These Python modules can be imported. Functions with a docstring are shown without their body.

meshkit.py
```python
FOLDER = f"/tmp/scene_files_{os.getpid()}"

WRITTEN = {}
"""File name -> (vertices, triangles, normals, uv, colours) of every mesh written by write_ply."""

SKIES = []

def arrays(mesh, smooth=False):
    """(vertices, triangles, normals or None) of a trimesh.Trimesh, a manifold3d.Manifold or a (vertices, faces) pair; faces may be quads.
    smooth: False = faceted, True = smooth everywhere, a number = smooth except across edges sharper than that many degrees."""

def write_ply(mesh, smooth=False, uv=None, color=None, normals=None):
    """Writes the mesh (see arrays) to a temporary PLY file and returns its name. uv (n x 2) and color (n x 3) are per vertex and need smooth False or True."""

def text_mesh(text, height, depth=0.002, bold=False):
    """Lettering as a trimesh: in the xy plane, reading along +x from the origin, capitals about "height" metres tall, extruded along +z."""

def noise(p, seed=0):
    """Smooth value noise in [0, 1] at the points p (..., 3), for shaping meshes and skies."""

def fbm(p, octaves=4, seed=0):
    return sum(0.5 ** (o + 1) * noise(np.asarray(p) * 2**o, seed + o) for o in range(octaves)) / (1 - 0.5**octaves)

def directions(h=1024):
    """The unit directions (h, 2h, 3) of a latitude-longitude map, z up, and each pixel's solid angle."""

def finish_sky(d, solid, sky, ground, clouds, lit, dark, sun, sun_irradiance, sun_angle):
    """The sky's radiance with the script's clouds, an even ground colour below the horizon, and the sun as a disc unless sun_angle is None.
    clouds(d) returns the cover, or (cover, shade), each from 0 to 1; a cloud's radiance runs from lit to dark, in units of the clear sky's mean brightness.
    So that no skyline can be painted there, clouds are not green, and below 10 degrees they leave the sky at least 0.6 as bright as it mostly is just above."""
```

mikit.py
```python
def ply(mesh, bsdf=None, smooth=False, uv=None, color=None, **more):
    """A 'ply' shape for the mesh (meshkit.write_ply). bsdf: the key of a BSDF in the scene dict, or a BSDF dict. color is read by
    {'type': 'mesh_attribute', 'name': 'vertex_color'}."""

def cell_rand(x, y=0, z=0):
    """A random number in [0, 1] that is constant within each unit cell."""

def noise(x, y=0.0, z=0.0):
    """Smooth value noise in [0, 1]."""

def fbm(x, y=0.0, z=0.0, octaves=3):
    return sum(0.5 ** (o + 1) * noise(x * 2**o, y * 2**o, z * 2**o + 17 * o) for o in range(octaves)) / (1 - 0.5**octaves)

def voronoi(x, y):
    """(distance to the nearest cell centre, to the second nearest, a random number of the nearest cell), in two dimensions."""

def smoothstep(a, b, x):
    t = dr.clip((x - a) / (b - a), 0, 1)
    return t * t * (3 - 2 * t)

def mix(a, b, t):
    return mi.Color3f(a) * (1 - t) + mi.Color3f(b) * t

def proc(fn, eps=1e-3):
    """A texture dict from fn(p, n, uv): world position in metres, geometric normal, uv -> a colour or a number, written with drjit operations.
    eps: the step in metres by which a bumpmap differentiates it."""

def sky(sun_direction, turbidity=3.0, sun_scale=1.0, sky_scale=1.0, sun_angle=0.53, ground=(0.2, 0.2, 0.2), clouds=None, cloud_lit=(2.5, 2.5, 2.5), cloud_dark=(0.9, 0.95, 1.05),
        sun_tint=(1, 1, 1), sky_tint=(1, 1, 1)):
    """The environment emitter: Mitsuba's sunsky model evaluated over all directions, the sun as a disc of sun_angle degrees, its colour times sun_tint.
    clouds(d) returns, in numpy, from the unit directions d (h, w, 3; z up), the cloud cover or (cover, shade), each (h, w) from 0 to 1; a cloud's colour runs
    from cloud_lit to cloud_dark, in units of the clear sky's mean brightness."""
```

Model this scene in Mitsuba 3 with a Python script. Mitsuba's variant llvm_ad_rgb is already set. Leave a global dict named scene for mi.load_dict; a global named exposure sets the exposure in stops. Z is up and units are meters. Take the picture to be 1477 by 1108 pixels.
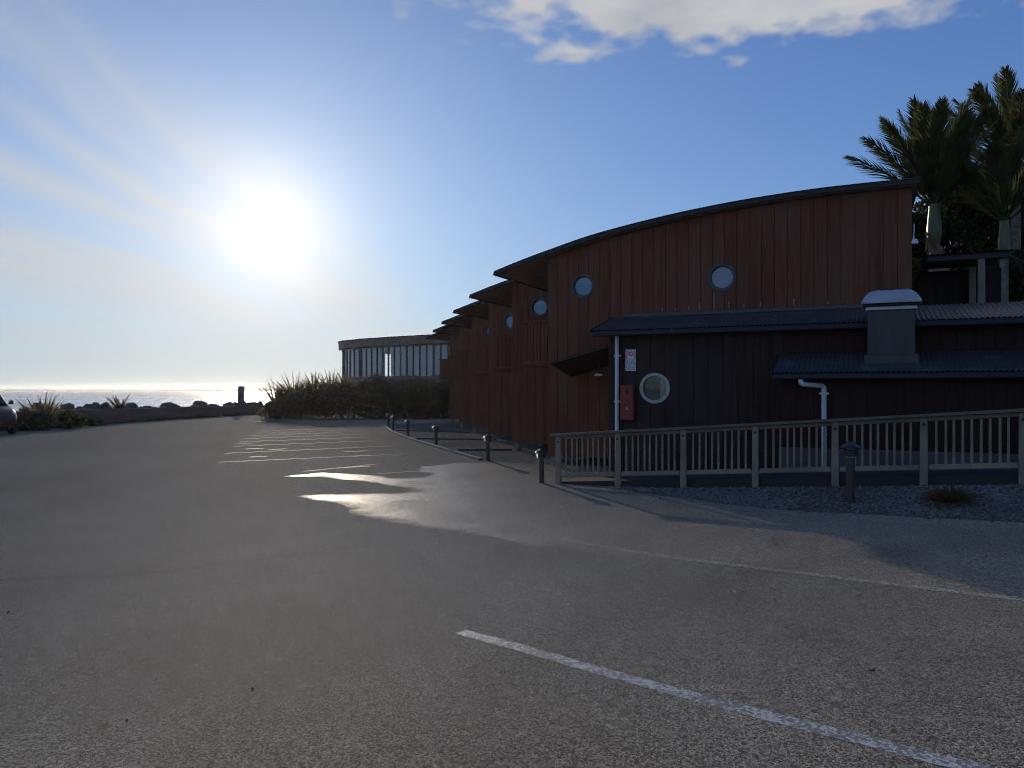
import math, random
import numpy as np, trimesh, drjit as dr, mitsuba as mi
import shapely.geometry as sg
from shapely import affinity
import mikit, meshkit
from mikit import ply, proc, noise, fbm, voronoi, cell_rand, smoothstep, mix

rng = np.random.default_rng(7)
random.seed(7)
T = mi.ScalarTransform4f
scene, labels = {'type': 'scene'}, {}

# ------------------------------------------------------------------ camera, sky, exposure
EYE = 1.7
scene['haze_air'] = {'type': 'homogeneous', 'albedo': 0.95, 'sigma_t': 0.00009, 'phase': {'type': 'hg', 'g': 0.72}}
scene['camera'] = {'type': 'perspective', 'fov': 67.4, 'fov_axis': 'x', 'near_clip': 0.05, 'far_clip': 20000.0,
                   'principal_point_offset_y': -0.0072,
                   'medium': {'type': 'ref', 'id': 'haze_air'}, 'to_world': T().look_at(origin=[0, 0, EYE], target=[0, 10, EYE], up=[0, 0, 1])}
exposure = 1.9
SUN = np.array([-0.3148, 1.0, 0.2141]); SUN = SUN / np.linalg.norm(SUN)


def clouds(d):
    z = np.maximum(d[..., 2], 0.02)
    X, Y = d[..., 0] / z, d[..., 1] / z
    P = np.stack([X, Y, 0 * X], -1)
    # cumulus bank overhead, ragged edge, on a layer seen in perspective
    n = meshkit.fbm(P * 4.6 + 11.3, 6, 3)
    env = 1.0 - np.sqrt(((X - 0.53) / 1.10) ** 2 + ((Y - 1.40) / 0.83) ** 2)
    n2 = meshkit.fbm(P * 14.0 + 2.2, 5, 13)
    bank = np.clip((env + (n - 0.5) * 1.15 + (n2 - 0.5) * 0.5) * 4.6, 0, 1)
    other = meshkit.fbm(P * 0.9 + 40.7, 5, 9)
    sparse = np.clip((other - 0.66) * 7, 0, 1) * np.clip((-d[..., 1] + 0.1) * 3, 0, 1)
    cumulus = np.maximum(bank * (0.70 + 0.35 * n2), sparse)
    shade = np.clip(meshkit.fbm(P * 5 + 3.1, 4, 21) * 1.5 - 0.25 + 0.35 * env, 0, 1)
    # cirrus deck: streaks run along y, its edge is the line x = -1.1 of the layer
    warp = (meshkit.fbm(P * np.array([0.8, 0.25, 0]) + 5.5, 4, 31) - 0.5) * 1.1
    q = np.stack([X * 2.6 + warp * 2.2, Y * 0.22 + X * 0.25, 0 * X], -1)
    st = 0.6 * meshkit.fbm(q, 5, 41) + 0.4 * meshkit.fbm(q * np.array([2.7, 1.6, 1]) + 9.1, 4, 47)
    edge = np.clip((-0.85 - X + warp * 0.35) / 0.75, 0, 1)
    edge = edge * edge * (3 - 2 * edge)
    near = np.hypot(X, Y)
    # thin ice cloud and sea-spray haze scatter forwards: brightest towards the sun (two Henyey-Greenstein lobes), thicker towards the horizon
    cosg = np.clip(d @ SUN, -1, 1)
    hg = lambda g: (1 - g * g) / (1 + g * g - 2 * g * cosg) ** 1.5
    fade = np.clip(d[..., 2] / 0.16, 0, 1)
    streak = np.clip((st - 0.34) * 3.4, 0, 1)
    glow = 0.0021 * hg(0.90) + 0.0052 * hg(0.72) + edge * (0.0015 + 0.008 * fade * streak) * hg(0.45)
    sheet_ = edge * (0.08 + 0.62 * fade * streak) + 0.78 * np.exp(-d[..., 2] / 0.15) * (0.30 + 0.70 * np.clip(cosg, 0, 1) ** 8)
    glow, sheet_ = np.clip(glow, 0, 1), np.clip(sheet_, 0, 0.8)
    thin = 1 - (1 - glow) * (1 - sheet_)
    cover = cumulus + (1 - cumulus) * thin
    dark = cumulus * (0.86 + 0.14 * shade) + (1 - cumulus) * (thin - glow)
    return cover, np.clip(dark / np.maximum(cover, 1e-3), 0, 1)


scene['sky'] = mikit.sky(SUN.tolist(), turbidity=1.5, sun_scale=0.7, sky_scale=1.0, clouds=clouds, cloud_lit=(9.6, 9.2, 8.8), cloud_dark=(2.5, 2.56, 2.6),
                         ground=(0.1, 0.1, 0.1), sky_tint=(0.53, 0.83, 1.52), sun_tint=(0.84, 1.10, 2.05))

# ------------------------------------------------------------------ materials
Fl = mi.Float


def principled(rgb, rough=0.6, spec=0.5, metallic=0.0, **k):
    c = rgb if isinstance(rgb, dict) else {'type': 'rgb', 'value': list(rgb)}
    r = rough if isinstance(rough, dict) else float(rough)
    return {'type': 'twosided', 'bsdf': {'type': 'principled', 'base_color': c, 'roughness': r, 'specular': spec, 'metallic': metallic, **k}}


def bumped(inner, fn, eps=1e-3):
    return {'type': 'twosided', 'bsdf': {'type': 'bumpmap', 'arbitrary': proc(fn, eps), 'scale': 1.0, 'bsdf': inner['bsdf']}}


def asphalt_col(p, n, uv):
    d1, d2, r = voronoi(p.x * 98, p.y * 98)
    big = fbm(p.x * 0.22, p.y * 0.22, 0.0, 4)
    mid = fbm(p.x * 1.7 + 9, p.y * 1.7, 0.0, 3)
    chip = 0.22 + 1.5 * r
    edge = smoothstep(0.02, 0.28, d2 - d1)
    g2 = noise(p.x * 46 + 5, p.y * 46) * 0.6 + noise(p.x * 24 + 2, p.y * 24 + 8) * 0.4
    v = 0.245 * chip * (0.25 + 0.75 * edge) * (0.66 + 0.68 * big) * (0.84 + 0.32 * mid) * (0.62 + 0.76 * g2)
    # tyre-polished lanes
    lane = dr.exp(-dr.square((p.x + 6.3 + 0.05 * p.y) / 0.5)) + dr.exp(-dr.square((p.x + 8.0 + 0.05 * p.y) / 0.5))
    arc = dr.abs(dr.sqrt(dr.square(p.x - 6.0) + dr.square(p.y - 1.0)) - 6.6 - 0.5 * noise(p.x * 0.3, p.y * 0.3))
    v = v * (1 - 0.16 * lane) * (1 - 0.14 * (1 - smoothstep(0.0, 0.5, arc)))
    # an old trench repair, hairline cracks, oil drips
    tr = dr.abs(p.y - 9.1 - 0.55 * p.x - 1.1 * (noise(p.x * 0.6, 3.0) - 0.5))
    v = v * (1 - 0.42 * (1 - smoothstep(0.01, 0.08, tr)) * smoothstep(-9.0, -7.0, p.x) * (1 - smoothstep(-2.0, -1.0, p.x)))
    cx = p.x + 1.3 * (fbm(p.x * 0.5, p.y * 0.5, 4.0, 3) - 0.5)
    cy = p.y + 1.3 * (fbm(p.x * 0.5, p.y * 0.5, 8.0, 3) - 0.5)
    c1, c2, cr = voronoi(cx * 0.16, cy * 0.16)
    v = v * (1 - 0.45 * (1 - smoothstep(0.0015, 0.006, c2 - c1)) * smoothstep(0.42, 0.6, noise(p.x * 0.25 + 3, p.y * 0.25)))
    o1, o2, orr = voronoi(p.x * 0.45 + 7, p.y * 0.45)
    oil = (1 - smoothstep(0.05, 0.16, o1 + 0.10 * (fbm(p.x * 4, p.y * 4, 1.0, 3) - 0.5))) * smoothstep(0.72, 0.78, orr)
    v = v * (1 - 0.16 * oil)
    return mix([1.24, 1.02, 0.73], [1.18, 1.02, 0.77], r) * v


def asphalt_h(p, n, uv):
    d1, d2, r = voronoi(p.x * 98, p.y * 98)
    return 0.0024 * (r * 0.6 + 0.4) * (1 - smoothstep(0.1, 0.75, d1)) + 0.0004 * noise(p.x * 34 + 5, p.y * 34)


def wet_h(p, n, uv):
    d1, d2, r = voronoi(p.x * 98, p.y * 98)
    return 0.0013 * (r * 0.7 + 0.3) * (1 - smoothstep(0.1, 0.75, d1))


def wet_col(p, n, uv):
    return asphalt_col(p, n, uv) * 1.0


scene['m_asphalt'] = bumped(principled(proc(asphalt_col), 0.82, 0.17), asphalt_h, 1.5e-3)
scene['m_water'] = {'type': 'twosided', 'bsdf': {'type': 'bumpmap', 'arbitrary': proc(lambda p, n, uv: 0.0006 * noise(p.x * 5, p.y * 5), 5e-3), 'scale': 1.0,
                    'bsdf': {'type': 'principled', 'base_color': {'type': 'rgb', 'value': [0.02, 0.02, 0.02]}, 'roughness': 0.06, 'specular': 0.5}}}


def paint_col(p, n, uv):
    d1, d2, r = voronoi(p.x * 62, p.y * 62)
    wear = smoothstep(0.34, 0.60, fbm(p.x * 7, p.y * 7, 0, 4) * 0.6 + r * 0.4)
    return mix([0.58, 0.58, 0.56], [0.14, 0.135, 0.128], wear * 0.85) * (0.7 + 0.3 * smoothstep(0.02, 0.25, d2 - d1))


scene['m_bay_paint'] = bumped(principled(proc(lambda p, n, uv: paint_col(p, n, uv) * mi.Color3f(1.0, 0.90, 0.62)), 0.55, 0.42), asphalt_h, 1.5e-3)
scene['m_seam'] = bumped(principled(proc(lambda p, n, uv: asphalt_col(p, n, uv) * 1.5 + mi.Color3f(0.015, 0.015, 0.014)), 0.8, 0.2), asphalt_h, 1.5e-3)
scene['m_paint'] = bumped(principled(proc(paint_col), 0.55, 0.45), asphalt_h, 1.5e-3)


def concrete_col(p, n, uv):
    v = 0.20 * (0.65 + 0.5 * fbm(p.x * 2, p.y * 2, p.z * 2, 4)) * (0.85 + 0.3 * noise(p.x * 60, p.y * 60, p.z * 60))
    return mi.Color3f(1.03, 1.0, 0.95) * v


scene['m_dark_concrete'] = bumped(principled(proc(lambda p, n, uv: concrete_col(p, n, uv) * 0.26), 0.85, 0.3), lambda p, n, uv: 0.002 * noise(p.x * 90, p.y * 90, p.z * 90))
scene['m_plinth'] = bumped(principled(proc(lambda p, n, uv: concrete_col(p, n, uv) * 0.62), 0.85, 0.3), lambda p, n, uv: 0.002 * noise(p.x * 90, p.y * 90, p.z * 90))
scene['m_concrete'] = bumped(principled(proc(concrete_col), 0.8, 0.3), lambda p, n, uv: 0.002 * noise(p.x * 90, p.y * 90, p.z * 90))


def wall_col(p, n, uv):
    g = smoothstep(0.45, 0.75, fbm(p.x * 0.5, p.y * 0.5, p.z * 2, 4))
    return mix([0.15, 0.105, 0.085], [0.11, 0.09, 0.06], g) * (0.7 + 0.6 * noise(p.x * 14, p.y * 14, p.z * 14))  # red-brown base includes a slight tint of red lens flare


scene['m_bund'] = bumped(principled(proc(wall_col), 0.9, 0.2), lambda p, n, uv: 0.03 * fbm(p.x * 4, p.y * 4, p.z * 4, 3), 5e-3)


def gravel_col(p, n, uv):
    d1, d2, r = voronoi(p.x * 34, p.y * 34)
    dirt = smoothstep(0.45, 0.7, fbm(p.x * 0.9, p.y * 0.9, 2.0, 4))
    v = (0.11 + 0.24 * r) * smoothstep(0.0, 0.3, d2 - d1)
    return mix(mi.Color3f(1.03, 0.98, 0.88) * v, mi.Color3f(0.07, 0.06, 0.05), dirt * 0.55)


scene['m_gravel'] = bumped(principled(proc(gravel_col), 0.85, 0.3), lambda p, n, uv: 0.012 * (1 - smoothstep(0.0, 0.7, voronoi(p.x * 34, p.y * 34)[0])), 3e-3)
scene['m_pebble'] = principled([0.19, 0.18, 0.16], 0.8, 0.3)
scene['m_pebble_dark'] = principled([0.08, 0.074, 0.065], 0.8, 0.3)


def wood(base, streak, weather):
    def f(p, n, uv):
        h = p.x * 0.94 - p.y * 0.34
        w = p.x * 0.34 + p.y * 0.94
        grain = fbm(h * 42, w * 42, p.z * 1.6, 3)
        stain = fbm(h * 2.2 + 7, w * 2.2, p.z * 0.55, 4)
        c = mix(base, streak, smoothstep(0.35, 0.7, grain))
        drip = smoothstep(0.62, 0.8, fbm(h * 9 + 3, w * 9, p.z * 0.25, 3))
        c = c * (1 - 0.30 * drip)
        return mi.Color3f(0.86, 0.80, 0.80) * mix(c, weather, smoothstep(0.45, 0.75, stain) * 0.75) * (0.82 + 0.36 * noise(h * 1.1, w * 1.1, p.z * 0.3))
    return f


def wood_h(p, n, uv):
    h = p.x * 0.94 - p.y * 0.34
    w = p.x * 0.34 + p.y * 0.94
    return 0.0016 * fbm(h * 60, w * 60, p.z * 2.2, 2)


WOODS = []
for i, (a, b_, c) in enumerate([((0.200, 0.081, 0.044), (0.148, 0.057, 0.032), (0.18, 0.094, 0.060)), ((0.190, 0.076, 0.042), (0.138, 0.053, 0.030), (0.17, 0.089, 0.057)),
                                ((0.210, 0.085, 0.046), (0.155, 0.060, 0.033), (0.19, 0.098, 0.062))]):
    scene[f'm_red_wood_{i}'] = bumped(principled(proc(wood(a, b_, c)), 0.75, 0.25), wood_h)
    WOODS.append(f'm_red_wood_{i}')
SHADED_WOODS = []  # same stained timber as the units, with deep shade put into the colour
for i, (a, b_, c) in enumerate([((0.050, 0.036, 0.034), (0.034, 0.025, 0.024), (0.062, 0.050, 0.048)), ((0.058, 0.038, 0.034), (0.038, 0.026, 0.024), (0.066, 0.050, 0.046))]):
    scene[f'm_shaded_wood_{i}'] = bumped(principled(proc(wood(a, b_, c)), 0.75, 0.25), wood_h)
    SHADED_WOODS.append(f'm_shaded_wood_{i}')
SHADED_REDS = []  # the stained timber again for the bump-out, its shade painted in as near-black red
scene['m_shaded_red_wood'] = bumped(principled(proc(wood((0.046, 0.022, 0.017), (0.031, 0.015, 0.012), (0.048, 0.026, 0.021))), 0.75, 0.25), wood_h)
SHADED_REDS.append('m_shaded_red_wood')


def grey_timber(p, n, uv):
    g = fbm(p.x * 30, p.y * 30, p.z * 6, 3)
    s = fbm(p.x * 3, p.y * 3, p.z * 3, 3)
    return mix([0.21, 0.175, 0.125], [0.31, 0.265, 0.195], g) * (0.6 + 0.65 * s)


scene['m_grey_timber'] = bumped(principled(proc(grey_timber), 0.8, 0.3), lambda p, n, uv: 0.001 * fbm(p.x * 60, p.y * 60, p.z * 8, 2))
scene['m_rail_timber'] = bumped(principled(proc(lambda p, n, uv: grey_timber(p, n, uv) * 0.55), 0.6, 0.4), lambda p, n, uv: 0.001 * fbm(p.x * 60, p.y * 60, p.z * 8, 2))


def roof_col(p, n, uv):
    return mi.Color3f(0.050, 0.056, 0.060) * (0.7 + 0.6 * fbm(p.x * 1.3, p.y * 1.3, p.z * 1.3, 4)) + mi.Color3f(0.02, 0.02, 0.018) * smoothstep(0.6, 0.75, noise(p.x * 5, p.y * 5, p.z * 5))


scene['m_roof'] = principled(proc(roof_col), proc(lambda p, n, uv: 0.34 + 0.2 * fbm(p.x * 3, p.y * 3, p.z * 3, 3)), 0.5)
scene['m_dark_trim'] = principled([0.022, 0.022, 0.024], 0.5, 0.4)
scene['m_soffit'] = principled(proc(lambda p, n, uv: mi.Color3f(0.22, 0.165, 0.14) * (0.7 + 0.6 * noise(p.x * 9, p.y * 9, p.z * 9))), 0.8, 0.3)
scene['m_interior'] = principled([0.12, 0.12, 0.12], 0.9, 0.2)
scene['m_pvc'] = principled(proc(lambda p, n, uv: mi.Color3f(0.66, 0.68, 0.70) * (0.86 + 0.2 * fbm(p.x * 4, p.y * 4, p.z * 2, 3))), 0.4, 0.5)
scene['m_galv'] = principled(proc(lambda p, n, uv: mi.Color3f(0.52, 0.55, 0.57) * (0.8 + 0.35 * fbm(p.x * 6, p.y * 6, p.z * 6, 4))), 0.5, 0.5, 0.35)
scene['m_duct'] = principled(proc(lambda p, n, uv: mi.Color3f(0.045, 0.046, 0.046) * (0.6 + 0.8 * fbm(p.x * 7, p.y * 7, p.z * 1.2, 4))), 0.5, 0.5)
scene['m_frame_pale'] = principled([0.36, 0.42, 0.36], 0.5, 0.5)
scene['m_frame_dark'] = principled([0.05, 0.062, 0.075], 0.45, 0.5)
scene['m_pane'] = {'type': 'blendbsdf', 'weight': 0.10, 'a': {'type': 'thindielectric', 'int_ior': 1.5},
                   'b': {'type': 'conductor', 'material': 'none', 'specular_reflectance': {'type': 'rgb', 'value': [0.28, 0.55, 0.95]}}}
scene['m_sky_backing'] = principled(proc(lambda p, n, uv: mi.Color3f(0.045, 0.090, 0.16) * (0.8 + 0.4 * noise(p.x * 2, p.y * 2, p.z * 30))), 0.9, 0.2)  # blue of the reflected sky, painted on a backing behind the pane
scene['m_clear'] = {'type': 'thindielectric', 'int_ior': 1.5}
scene['m_blind'] = principled([0.42, 0.46, 0.50], 0.9, 0.2)
scene['m_curtain'] = principled([0.30, 0.30, 0.25], 0.9, 0.2)
scene['m_green_reflection'] = principled([0.05, 0.09, 0.05], 0.9, 0.2)  # colour of an added panel behind the wing window, painting its greenish reflection
scene['m_red_paint'] = principled(proc(lambda p, n, uv: mi.Color3f(0.24, 0.024, 0.024) * (0.75 + 0.5 * fbm(p.x * 8, p.y * 8, p.z * 5, 3))), 0.45, 0.5)
scene['m_sign_white'] = principled([0.70, 0.68, 0.70], 0.5, 0.4)
scene['m_sign_red'] = principled([0.50, 0.05, 0.07], 0.5, 0.4)
scene['m_sign_ink'] = principled([0.06, 0.07, 0.12], 0.5, 0.4)
scene['m_bollard'] = principled(proc(lambda p, n, uv: mi.Color3f(0.045, 0.034, 0.030) * (0.7 + 0.6 * noise(p.x * 25, p.y * 25, p.z * 6))), 0.45, 0.5)
scene['m_bollard_cap'] = principled([0.040, 0.040, 0.042], 0.33, 0.6, 0.3)
scene['m_lens'] = principled([0.30, 0.30, 0.28], 0.3, 0.5)


def leaf(rgb, trans=0.7, rough=0.5):
    return {'type': 'principledthin', 'base_color': proc(lambda p, n, uv: mi.Color3f(*rgb) * (0.55 + 0.9 * noise(p.x * 4.3, p.y * 4.3, p.z * 4.3))), 'roughness': rough, 'diff_trans': trans,
            'spec_trans': 0.0, 'eta': 1.4}


scene['m_palm_leaf'] = leaf((0.105, 0.115, 0.048), 1.1, 0.3)
scene['m_dead_leaf'] = leaf((0.13, 0.10, 0.075), 0.5, 0.6)
scene['m_flax'] = leaf((0.16, 0.13, 0.065), 1.0, 0.4)
scene['m_forest'] = leaf((0.055, 0.068, 0.028), 0.8, 0.5)
scene['m_shrub'] = leaf((0.145, 0.125, 0.08), 1.0, 0.5)
scene['m_grass'] = leaf((0.095, 0.105, 0.040), 0.8, 0.5)
scene['m_tussock'] = leaf((0.15, 0.095, 0.045), 0.5, 0.6)
scene['m_crownshaft'] = principled(proc(lambda p, n, uv: mi.Color3f(0.085, 0.088, 0.030) * (0.7 + 0.6 * noise(p.x * 9, p.y * 9, p.z * 3))), 0.4, 0.5)
scene['m_trunk'] = bumped(principled(proc(lambda p, n, uv: mi.Color3f(0.22, 0.20, 0.17) * (0.8 + 0.2 * smoothstep(0.1, 0.4, dr.abs(p.z * 11 - dr.floor(p.z * 11) - 0.5) * 2)) * (0.6 + 0.8 * noise(p.x * 9, p.y * 9, p.z * 9))), 0.8, 0.3),
                          lambda p, n, uv: 0.006 * dr.abs(p.z * 7 - dr.floor(p.z * 7) - 0.5), 4e-3)
scene['m_bark'] = principled([0.06, 0.045, 0.035], 0.9, 0.2)
scene['m_rock'] = bumped(principled(proc(lambda p, n, uv: mi.Color3f(0.11, 0.098, 0.09) * (0.5 + fbm(p.x * 3, p.y * 3, p.z * 3, 4))), 0.85, 0.3), lambda p, n, uv: 0.03 * fbm(p.x * 6, p.y * 6, p.z * 6, 3), 5e-3)
scene['m_car_paint'] = principled([0.075, 0.035, 0.028], 0.38, 0.4, 0.0, clearcoat=0.4, clearcoat_gloss=0.9)
scene['m_car_glass'] = principled([0.015, 0.018, 0.022], 0.06, 0.6)
scene['m_car_lamp'] = principled([0.7, 0.7, 0.7], 0.1, 0.7)
scene['m_tyre'] = principled([0.03, 0.03, 0.03], 0.8, 0.3)
scene['m_slab'] = principled([0.10, 0.09, 0.10], 0.6, 0.4)
scene['m_hill'] = principled(proc(lambda p, n, uv: mi.Color3f(0.035, 0.045, 0.022) * (0.5 + fbm(p.x * 0.7, p.y * 0.7, p.z * 0.7, 4))), 0.9, 0.2)
scene['m_headland'] = principled([0.07, 0.08, 0.06], 0.9, 0.2)
scene['m_shore'] = bumped(principled(proc(lambda p, n, uv: mi.Color3f(0.09, 0.08, 0.07) * (0.5 + fbm(p.x, p.y, p.z, 4))), 0.9, 0.2), lambda p, n, uv: 0.1 * fbm(p.x * 1.5, p.y * 1.5, p.z * 1.5, 4), 1e-2)


def sea_col(p, n, uv):
    s = fbm(p.x * 0.020 + 3, p.y * 0.006 + p.x * 0.002, 0.0, 4)
    far = smoothstep(200.0, 1400.0, dr.sqrt(p.x * p.x + p.y * p.y))
    foam = smoothstep(0.56, 0.64, s) * (1 - 0.75 * far) * smoothstep(0.3, 0.6, noise(p.x * 0.35, p.y * 0.12))
    return mix([0.075, 0.105, 0.115], [0.75, 0.75, 0.75], foam)


scene['m_sea'] = bumped(principled(proc(sea_col), 0.22, 0.5), lambda p, n, uv: 0.22 * fbm(p.x * 0.8, p.y * 0.45, 0.0, 3), 5e-2)

# ------------------------------------------------------------------ helpers


def numbered(name):
    if name not in scene and not any(k.startswith(name + '__') for k in scene) and name not in labels:
        return name
    i = 1
    while f'{name}_{i:03d}' in scene or f'{name}_{i:03d}' in labels or any(k.startswith(f'{name}_{i:03d}__') for k in scene):
        i += 1
    return f'{name}_{i:03d}'


COUNT = {}


def part(parent, name, mesh, m, smooth=False, tw=None, **kw):
    base = f'{parent}__{name}' if parent else name
    c = COUNT.get(base, 0); COUNT[base] = c + 1
    key = base if c == 0 else f'{base}_{c:03d}'
    d = mesh if isinstance(mesh, dict) else ply(mesh, None, smooth)
    d = {**d, 'bsdf': {'type': 'ref', 'id': m}}
    if tw is not None:
        d['to_world'] = tw
    scene[key] = d
    return key


def tag(key, label=None, cat=None, group=None, kind=None):
    labels[key] = {k: v for k, v in (('label', label), ('category', cat), ('group', group), ('kind', kind)) if v}
    return key


THINGS = {}


def thing(name, label, cat, group=None):
    c = THINGS.get(name, 0); THINGS[name] = c + 1
    key = name if c == 0 else f'{name}_{c:03d}'
    return tag(key, label, cat, group)


def cat_(ms):
    return trimesh.util.concatenate(ms)


def box(x0, x1, y0, y1, z0, z1):
    m = trimesh.creation.box([x1 - x0, y1 - y0, z1 - z0])
    m.apply_translation([(x0 + x1) / 2, (y0 + y1) / 2, (z0 + z1) / 2])
    return m


def bevel_box(x0, x1, y0, y1, z0, z1, r=0.006):
    import manifold3d as m3
    v = [[x, y, z] for x, ex in ((x0, 1), (x1, -1)) for y, ey in ((y0, 1), (y1, -1)) for z, ez in ((z0, 1), (z1, -1)) for x, y, z in
         ((x, y + ey * r, z + ez * r), (x + ex * r, y, z + ez * r), (x + ex * r, y + ey * r, z))]
    return trimesh.convex.convex_hull(np.array(v))


def bar(a, b, w, h, up=(0, 0, 1)):
    """A rectangular bar from a to b, w wide (sideways) and h high."""
    a, b = np.array(a, float), np.array(b, float)
    t = b - a; L = np.linalg.norm(t); t /= L
    up = np.array(up, float)
    s = np.cross(t, up); s /= np.linalg.norm(s)
    u = np.cross(s, t)
    m = bevel_box(0, L, -w / 2, w / 2, -h / 2, h / 2, min(w, h) * 0.12)
    M = np.eye(4); M[:3, 0], M[:3, 1], M[:3, 2], M[:3, 3] = t, s * -1, u, a
    m.apply_transform(M)
    if np.linalg.det(M[:3, :3]) < 0:
        m.invert()
    return m


def tube(pts, r, n=10):
    pts = np.array(pts, float)
    rs = np.broadcast_to(np.asarray(r, float), (len(pts),))
    V, Fc = [], []
    tan = np.gradient(pts, axis=0)
    tan /= np.linalg.norm(tan, axis=1, keepdims=True) + 1e-12
    ref = np.array([0, 0, 1.0]) if abs(tan[0][2]) < 0.9 else np.array([1.0, 0, 0])
    a = np.arange(n) * 2 * np.pi / n
    for i, (p, t) in enumerate(zip(pts, tan)):
        s = np.cross(t, ref); s /= np.linalg.norm(s) + 1e-12
        u = np.cross(s, t); ref = u
        V.append(p + rs[i] * (np.cos(a)[:, None] * s + np.sin(a)[:, None] * u))
    k = len(pts)
    V = np.vstack(V + [pts[:1], pts[-1:]])
    for i in range(k - 1):
        for j in range(n):
            q = [i * n + j, i * n + (j + 1) % n, (i + 1) * n + (j + 1) % n, (i + 1) * n + j]
            Fc += [[q[0], q[2], q[1]], [q[0], q[3], q[2]]]
    for j in range(n):
        Fc += [[k * n, j, (j + 1) % n], [k * n + 1, (k - 1) * n + (j + 1) % n, (k - 1) * n + j]]
    m = trimesh.Trimesh(V, Fc, process=False)
    m.fix_normals()
    return m


def lathe(prof, n=20):
    return trimesh.creation.revolve(np.array(prof, float), sections=n)


def ex_sz(poly, thick, y_front):
    """A polygon in (s, z) made solid: from local y = y_front (nearest the viewer) back by thick."""
    gs = [g for g in getattr(poly, 'geoms', [poly]) if g.area > 1e-5]
    ms = [trimesh.creation.extrude_polygon(g, thick, engine='earcut') for g in gs]
    m = cat_(ms)
    v = m.vertices.copy()
    m.vertices = np.stack([v[:, 0], y_front + thick - v[:, 2], v[:, 1]], 1)
    return m


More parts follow.
